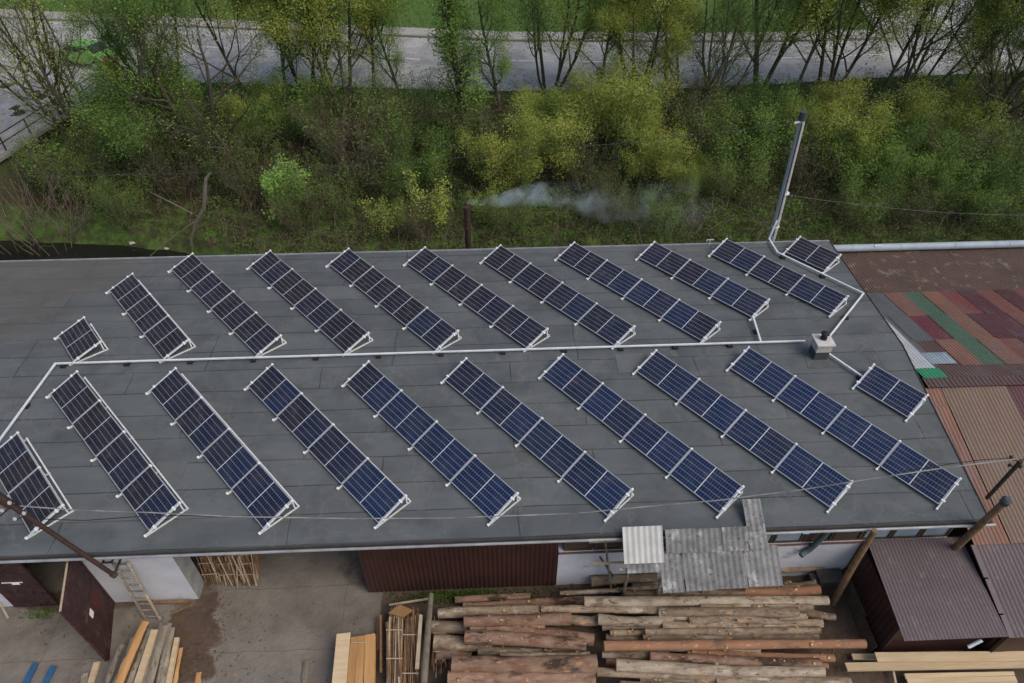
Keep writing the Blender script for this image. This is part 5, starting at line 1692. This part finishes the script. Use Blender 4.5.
SHRUBS = [
    ('bush_yellow', 545, 175, 1.05, 'rounded yellow-green shrub straight above the smoke'),
    ('bush_yellow', 505, 190, 0.85, 'yellowish shrub up right of the smoking pipe'),
    ('bush_yellow', 560, 139, 0.78, 'pale yellow shrub at the foot of the straight grey stems'),
    ('bush_yellow', 625, 150, 1.10, 'large yellow-green shrub in the middle of the bank'),
    ('bush_yellow', 655, 185, 0.80, 'bright yellow-green shrub low above the smoke tail'),
    ('bush_yellow', 605, 129, 0.74, 'shrub under the yellow tree next to the road'),
    ('brown_shrub', 585, 190, 0.80, 'bare brown thicket above the middle of the smoke'),
    ('brown_shrub', 695, 165, 1.05, 'large brown leafless shrub right of the yellow-green ones'),
    ('brown_shrub', 700, 129, 0.74, 'brown leafless shrub just below the road right of middle'),
    ('bush_green', 735, 170, 1.15, 'dark green shrub left of the concrete pole'),
    ('bush_green', 765, 139, 0.90, 'green shrub at the foot of the dark bare tree'),
    ('bush_loose', 725, 205, 0.80, 'low green shrub right of the fading smoke'),
    ('bush_yellow', 838, 165, 1.00, 'yellow shrub right of the concrete pole top'),
    ('bush_yellow', 810, 144, 0.70, 'yellow shrub behind the top of the concrete pole'),
    ('bush_green', 862, 195, 1.00, 'green shrub right of the concrete pole foot'),
    ('brown_shrub', 800, 190, 0.85, 'brown twiggy shrub right beside the concrete pole'),
    ('bush_yellow', 925, 155, 0.90, 'yellow-green shrub under the slanting yellow tree'),
    ('bush_green', 905, 190, 1.00, 'green shrub in the right part of the bank'),
    ('bush_loose', 985, 180, 1.00, 'green shrub below the slanting bare tree'),
    ('bush_green', 960, 215, 0.85, 'low green shrub above the metal pipe'),
    ('brown_shrub', 950, 185, 0.90, 'brown shrub among the green ones on the right'),
    ('bush_green', 1015, 205, 0.95, 'green shrub at the right picture edge'),
    ('bush_bright', 288, 214, 1.30, 'small bright fresh-green bush standing out on the dark bank'),
    ('brown_shrub', 368, 195, 1.15, 'brown leafless shrub left of the smoking pipe'),
    ('brown_shrub', 340, 160, 0.95, 'brown thicket under the big many-stemmed tree'),
    ('bush_loose', 395, 150, 1.10, 'mid-green shrub right of the big many-stemmed tree'),
    ('bush_green', 420, 190, 0.95, 'green shrub just left of the mossy tree'),
    ('brown_shrub', 480, 170, 1.00, 'brown twiggy thicket around the mossy trunk'),
    ('sapling', 432, 232, 1.10, 'leafy yellow sapling on the grass left of the smoking pipe'),
    ('sapling', 388, 238, 0.85, 'small yellow sapling on the grass further left'),
    ('sapling', 485, 225, 0.75, 'small sapling right beside the smoking pipe'),
    ('bush_green', 300, 140, 1.05, 'green shrub below the twin slim trees'),
    ('bush_yellow', 260, 139, 0.66, 'yellowish shrub under the slimmest tree'),
    ('bush_loose', 240, 165, 1.00, 'dark green shrub right of the dark multi-stemmed tree'),
    ('bush_green', 165, 150, 1.10, 'green shrub behind the slanting thick trunk'),
    ('bush_loose', 125, 150, 0.70, 'green shrub below the lime-green car'),
    ('brown_shrub', 180, 195, 1.00, 'brown thicket at the foot of the slanting trunk'),
    ('brown_shrub', 255, 200, 0.80, 'brown thicket between dead tree and bright bush'),
    ('bush_loose', 85, 195, 0.95, 'green shrub above the stream on the left'),
    ('bush_loose', 60, 190, 0.70, 'bright green shrub beneath the railing'),
    ('bush_loose', 330, 215, 0.75, 'low loose green shrub near the far roof edge right of the bright bush'),
    ('brown_shrub', 300, 232, 0.55, 'low brown thicket close to the roof edge under the bright bush'),
    ('brown_shrub', 420, 240, 0.50, 'low brown twigs at the roof edge left of the yellow sapling'),
    ('bush_loose', 510, 232, 0.60, 'low green growth at the roof edge under the smoke'),
    ('brown_shrub', 610, 225, 0.65, 'low brown thicket under the middle of the smoke'),
    ('bush_loose', 660, 232, 0.60, 'low green growth at the roof edge under the smoke tail'),
    ('bush_loose', 855, 228, 0.60, 'low green growth right of the concrete pole foot'),
    ('brown_shrub', 900, 226, 0.60, 'low brown twigs just above the left end of the metal pipe'),
    ('bush_loose', 1005, 232, 0.60, 'low green growth above the right end of the metal pipe'),
    ('bush_loose', 130, 222, 0.70, 'low loose shrub at the bank above the pale stones'),
    ('bush_yellow', 690, 200, 0.55, 'small yellow shrub below the brown one right of the smoke'),
    ('reed', 20, 246, 1.45, 'bare tangled canes at the left edge over the stream'),
    ('reed', 58, 250, 1.35, 'bare canes leaning over the dark stream water'),
    ('reed', 75, 232, 0.60, 'thin pale canes at the near end of the stream'),
]
for key, px, py, sc_, lab in SHRUBS:
    plant(key, px, py, sc_, lab, 'shrub', 'shrub', BGp)
# pale bent dead tree by the stream
P0 = ground_at(192, 251)
dt = empty('dead_tree', P0, 'pale bent dead tree with a curved tip beside the stream', 'tree')
yy = P0.y
mb = MB()
mb.tube([P0 + Vector((0, 0, -.2)), aty(191, 238, yy), aty(196, 222, yy), aty(204, 207, yy), aty(205, 190, yy), aty(206, 178, yy), aty(211, 172, yy)], [.075, .075, .08, .10, .10, .08, .03], 8)
part('trunk', mb, M['pale_bark'], dt, True)
mb = MB()
mb.tube([aty(197, 220, yy), aty(180, 232, yy), aty(165, 243, yy), aty(150, 256, yy - .3)], [.045, .035, .03, .02], 6)
mb.tube([aty(193, 214, yy + .6), aty(176, 205, yy + .8), aty(150, 192, yy + 1.4)], [.03, .03, .02], 6)
part('branch', mb, M['pale_bark'], dt, True)

# undergrowth on the bank: leaves and twigs nobody could count
rg = np.random.default_rng(5)


def inside(X, Y): return (Y > np.interp(X, UX, UY) + 1.0) & (Y < near_edge(X) - 0.3) & ~((X < -25.2) & (Y > 16.5))


NC = 2300
cx = rg.uniform(-30, 52, NC); cy = rg.uniform(11.6, 28.4, NC)
ok = inside(cx, cy); cx, cy = cx[ok], cy[ok]
ch = rg.uniform(0.35, 1.5, len(cx)) * np.clip((cy - 10.5) / 6, .25, 1); cr_ = rg.uniform(0.35, 1.0, len(cx))
per = 62
P = np.stack([np.repeat(cx, per), np.repeat(cy, per)], 1)
th = rg.normal(size=(len(P), 3)); th /= np.linalg.norm(th, axis=1)[:, None]
rr = rg.uniform(.55, 1.0, len(P)) ** .7
X_ = P[:, 0] + th[:, 0] * rr * np.repeat(cr_, per); Y_ = P[:, 1] + th[:, 1] * rr * np.repeat(cr_, per)
Z_ = hgt(X_, Y_) + np.abs(th[:, 2]) * rr * np.repeat(ch, per) + rg.uniform(0, .08, len(P))
V, Fq = leaf_quads(np.stack([X_, Y_, Z_], 1), .06, rg)
o = link('undergrowth', np_mesh('undergrowth', V, Fq, [M['leaf_dark']]))
tag(o, 'dense low leafy undergrowth covering the bank', 'undergrowth', kind='stuff')
mb = MB()
for i in range(8000):
    x_, y_ = rg.uniform(-28, 48), rg.uniform(11.4, 27.5)
    if not inside(x_, y_ + .6): continue
    L_ = rg.uniform(.7, 2.0); az = rg.uniform(0, 6.28); el = rg.uniform(.3, 1.4)
    d = np.array([math.cos(az) * math.cos(el), math.sin(az) * math.cos(el), math.sin(el)])
    p = np.array([x_, y_, float(hgt(x_, y_))])
    q = p + d * L_ * .55; e = q + (d + np.array([rg.normal(0, .3), rg.normal(0, .3), -.35])) * L_ * .45
    mb.tube([p, q, e], [.014, .011, .006], 3, cap=False)
o = structure('bramble', mb, M['brown_twig'], 'stuff')
tag(o, 'tangled brown bramble twigs all over the bank', 'bramble')


def blades(name, X, Y, Z, hmin, hmax, wd, mt, rg):
    n = len(X)
    az = rg.uniform(0, 6.28, n); hh = rg.uniform(hmin, hmax, n)
    B = np.stack([X, Y, Z], 1)
    s = np.stack([np.cos(az), np.sin(az), np.zeros(n)], 1) * wd
    tip = B + np.stack([rg.normal(0, .35, n) * hh, rg.normal(0, .35, n) * hh, hh], 1)
    V = np.stack([B - s, B + s, tip], 1).reshape(-1, 3)
    return link(name, np_mesh(name, V, np.arange(3 * n).reshape(-1, 3), [mt]))


n = 45000
X_ = rg.uniform(-27, 34, n); Y_ = rg.uniform(10.4, 18.5, n)
yu = np.interp(X_, UX, UY)
ok = (Y_ > yu + .1) & (rg.random(n) < 1.15 - (Y_ - 12) / 8)
ok &= np.sin(X_ * 1.1 + 2) * np.sin(Y_ * 1.7 + X_ * .6) + rg.normal(0, .6, n) > -.55
X_, Y_ = X_[ok], Y_[ok]
o = blades('grass', X_, Y_, hgt(X_, Y_), .10, .34, .022, M['grass_blade'], rg)
tag(o, 'rough green and straw-coloured grass between hall and bank', 'grass', kind='stuff')
n = 60000
X_ = rg.uniform(-60, 75, n); Y_ = rg.uniform(35, 62, n)
ok = (Y_ > far_edge(X_) + .2) & ~((X_ > 28.5) & (Y_ < 70) & (X_ < 68))
X_, Y_ = X_[ok], Y_[ok]
o = blades('meadow_grass', X_, Y_, hgt(X_, Y_), .06, .22, .03, M['meadow_blade'], rg)
tag(o, 'fresh green meadow beyond the road', 'grass', kind='stuff')
n = 5000
X_ = rg.uniform(-60, 60, n); Y_ = near_edge(X_) - rg.uniform(.05, 1.3, n)
ok = X_ > -23
X_, Y_ = X_[ok], Y_[ok]
o = blades('verge_grass', X_, Y_, hgt(X_, Y_), .15, .4, .04, M['meadow_blade'], rg)
tag(o, 'green grass verge along the near road edge', 'grass', kind='stuff')
n = 1500
X_ = np.concatenate([rg.normal(-1.3, .8, n // 2), rg.uniform(-3.4, 2.6, n // 4), rg.normal(-14, .25, n // 12)]); Y_ = np.concatenate([rg.uniform(-6.98, -6.58, n // 2), rg.uniform(-6.9, -6.58, n // 4), rg.uniform(-6.95, -6.6, n // 12)])
o = blades('weeds', X_, Y_, np.zeros(len(X_)), .05, .22, .018, M['meadow_blade'], rg)
tag(o, 'tufts of green weeds along the foot of the hall wall', 'weeds', kind='stuff')
# wood chips and bark on the ground under the logs
n = 2600
cxs = np.concatenate([rg.uniform(-3.2, 10.6, n), rg.normal(-9.2, .8, 500), rg.uniform(-15, -3.5, 90)]); cys = np.concatenate([rg.uniform(-9.9, -6.6, n), rg.normal(-8, .8, 500), rg.uniform(-9.6, -6.4, 90)])
V, Fq = leaf_quads(np.stack([cxs, cys, rg.uniform(.012, .05, len(cxs))], 1), .045, rg)
V[:, 2] = np.abs(V[:, 2] - .02) * .4 + .006
o = link('bark_chips', np_mesh('bark_chips', V, Fq, [mk('bark_chip', (0.15, 0.09, 0.05), 0.9, var=(0.07, 0.045, 0.03), vscale=9)]))
tag(o, 'scattered bark chips and splinters on the yard ground', 'wood chips', kind='stuff')

# ================================================================== ROADSIDE THINGS
rail = empty('railing', (-26.0, 20, RZ), 'dark metal railing along the left side road', 'railing')
mb = MB()
R0, R1, R2 = Vector((-26.75, 16.9, RZ)), Vector((-25.45, 22.7, RZ)), Vector((-24.5, 27.2, RZ))
for a, b_ in ((R0, R1), (R1, R2)):
    for zz in (.95, .5):
        mb.bar(a + Vector((0, 0, zz)), b_ + Vector((0, 0, zz)), .05, .05)
part('rail', mb, M['fascia'], rail)
for a, b_, n in ((R0, R1, 3), (R1, R2, 3)):
    for i in range(n):
        q = a.lerp(b_, i / n)
        mb = MB(); mb.bar(q - Vector((0, 0, .3)), q + Vector((0, 0, 1.0)), .07, .07, up=(0, 1, 0))
        part('post', mb, M['fascia'], rail)
mb = MB()
for a, b_ in ((R0, R1), (R1, R2)):
    mb.bar(a + Vector((.3, 0, .03)), b_ + Vector((.3, 0, .03)), .35, .16)
structure('side_road_kerb', mb, M['kerb'])


def car(loc, rz, paint, label):
    root = empty('parked_car', loc, label, 'car', rot=(0, 0, rz))
    prof = [(-2.0, .35), (-2.02, .75), (-1.85, .92), (-1.35, .98), (-.75, 1.42), (.75, 1.46), (1.45, 1.05), (1.95, .9), (2.02, .6), (1.98, .35)]
    me = bmesh.new()
    for yv, ins in ((-.82, 0), (.82, 0)):
        pass
    vs_ = []
    for sgn in (-1, 1):
        ring = [me.verts.new((x_, sgn * (.82 if z_ < 1.0 else .66), z_)) for x_, z_ in prof]
        vs_.append(ring)
    k_ = len(prof)
    me.faces.new(list(reversed(vs_[0]))) if False else me.faces.new(vs_[0])
    me.faces.new(list(reversed(vs_[1])))
    for i in range(k_):
        j = (i + 1) % k_
        me.faces.new([vs_[0][j], vs_[0][i], vs_[1][i], vs_[1][j]])
    bmesh.ops.recalc_face_normals(me, faces=me.faces)
    bmesh.ops.bevel(me, geom=me.edges[:], offset=.035, segments=2, affect='EDGES')
    d = bpy.data.meshes.new('body'); me.to_mesh(d); me.free(); d.materials.append(paint)
    d.polygons.foreach_set('use_smooth', [True] * len(d.polygons)); d.set_sharp_from_angle(angle=R_(28))
    body = link('body', d, root)
    gl = M['car_glass']
    for nm, pts in (('windscreen', [(.80, -.56, 1.452), (.80, .56, 1.452), (1.42, .66, 1.10), (1.42, -.66, 1.10)]),
                    ('rear_window', [(-.80, .56, 1.40), (-.80, -.56, 1.40), (-1.30, -.66, 1.03), (-1.30, .66, 1.03)])):
        mb = MB(); c_ = Vector((.03 if nm == 'windscreen' else -.03, 0, .03))
        P_ = [Vector(p) + c_ for p in pts]
        mb.poly(P_); mb.build(nm, gl, root)
    for s in (-1, 1):
        mb = MB(); mb.poly([(-1.2, s * .775, 1.04), (1.25, s * .775, 1.08), (.68, s * .70, 1.38), (-.70, s * .70, 1.36)][::s]); mb.build('side_window', gl, root)
        for x_ in (-1.25, 1.25):
            mb = MB(); mb.tube([(x_, s * .68, .31), (x_, s * .85, .31)], .31, 16); wo = mb.build('wheel', M['rubber'], root)
            mb = MB(); mb.tube([(x_, s * .852, .31), (x_, s * .862, .31)], .18, 12); mb.build('rim', M['alu'], wo)
        mb = MB(); mb.box(1.96, 2.04, s * .6 - .14, s * .6 + .14, .68, .82); mb.build('headlight', M['white_plastic'], root)
    return root


M['car_glass'] = mk('car_glass', (0.03, 0.035, 0.04), 0.08, spec=0.6)
M['lime'] = mk('lime_paint', (0.19, 0.40, 0.085), 0.4, spec=0.5)
M['car_white'] = mk('white_car_paint', (0.72, 0.73, 0.74), 0.3, spec=0.5)
P = at(92, 64, RZ); P.z = RZ + .004
car(P, 2.75, M['lime'], 'lime-green car on the road behind the left trees')
P = at(1046, 46, RZ); P.z = RZ + .01
car(P, 0.1, M['car_white'], 'white car cut by the right picture edge on the road')
P = at(117, 78, RZ)
bn = empty('yellow_bin', P, 'yellow roadside grit bin standing beside the lime-green car', 'bin')
mb = MB(); mb.quad_box(P + Vector((-.4, -.3, 0)), (.8, 0, 0), (0, .6, 0), (0, 0, 1.1))
part('body', mb, mk('yellow_plastic', (0.50, 0.36, 0.02), 0.5), bn)
mb = MB(); mb.prism([P + Vector((-.45, -.35, 1.2)), P + Vector((.45, -.35, 1.2)), P + Vector((.45, .35, 1.3)), P + Vector((-.45, .35, 1.3))], .09)
part('lid', mb, mk('brown_orange_lid', (0.26, 0.11, 0.04), 0.5), bn)
P = at(107, 50, RZ)
sg = empty('sign_post', P, 'thin grey sign post by the road above the lime-green car', 'sign post')
mb = MB(); mb.tube([P, P + Vector((0, 0, 4.2))], .045, 8)
part('post', mb, M['cap_grey'], sg)
mb = MB(); mb.tube([P + Vector((0, 0, 0)), P + Vector((0, 0, .12))], .11, 8)
part('base', mb, M['kerb'], sg)
for px, py, s_, lab in ((134, 246, .13, 'pale stone lying at the stream edge'), (167, 249, .11, 'whitish stone at the right end of the stream'), (452, 155, .22, 'white plastic scrap caught on the bank above the pipe')):
    P = ground_at(px, py); bm = bmesh.new()
    bmesh.ops.create_icosphere(bm, subdivisions=2, radius=s_)
    for v_ in bm.verts:
        v_.co.x *= 1.3; v_.co.z *= .5; v_.co += Vector((rv.uniform(-.03, .03), rv.uniform(-.03, .03), rv.uniform(-.03, .03)))
    d = bpy.data.meshes.new('stone'); bm.to_mesh(d); bm.free(); d.materials.append(M['chim_conc'])
    o = link('pale_stone' if 'stone' in lab else 'plastic_scrap', d)
    o.location = P + Vector((0, 0, s_ * .25 + (.5 if 'scrap' in lab else 0)))
    tag(o, lab, 'stone' if 'stone' in lab else 'scrap')
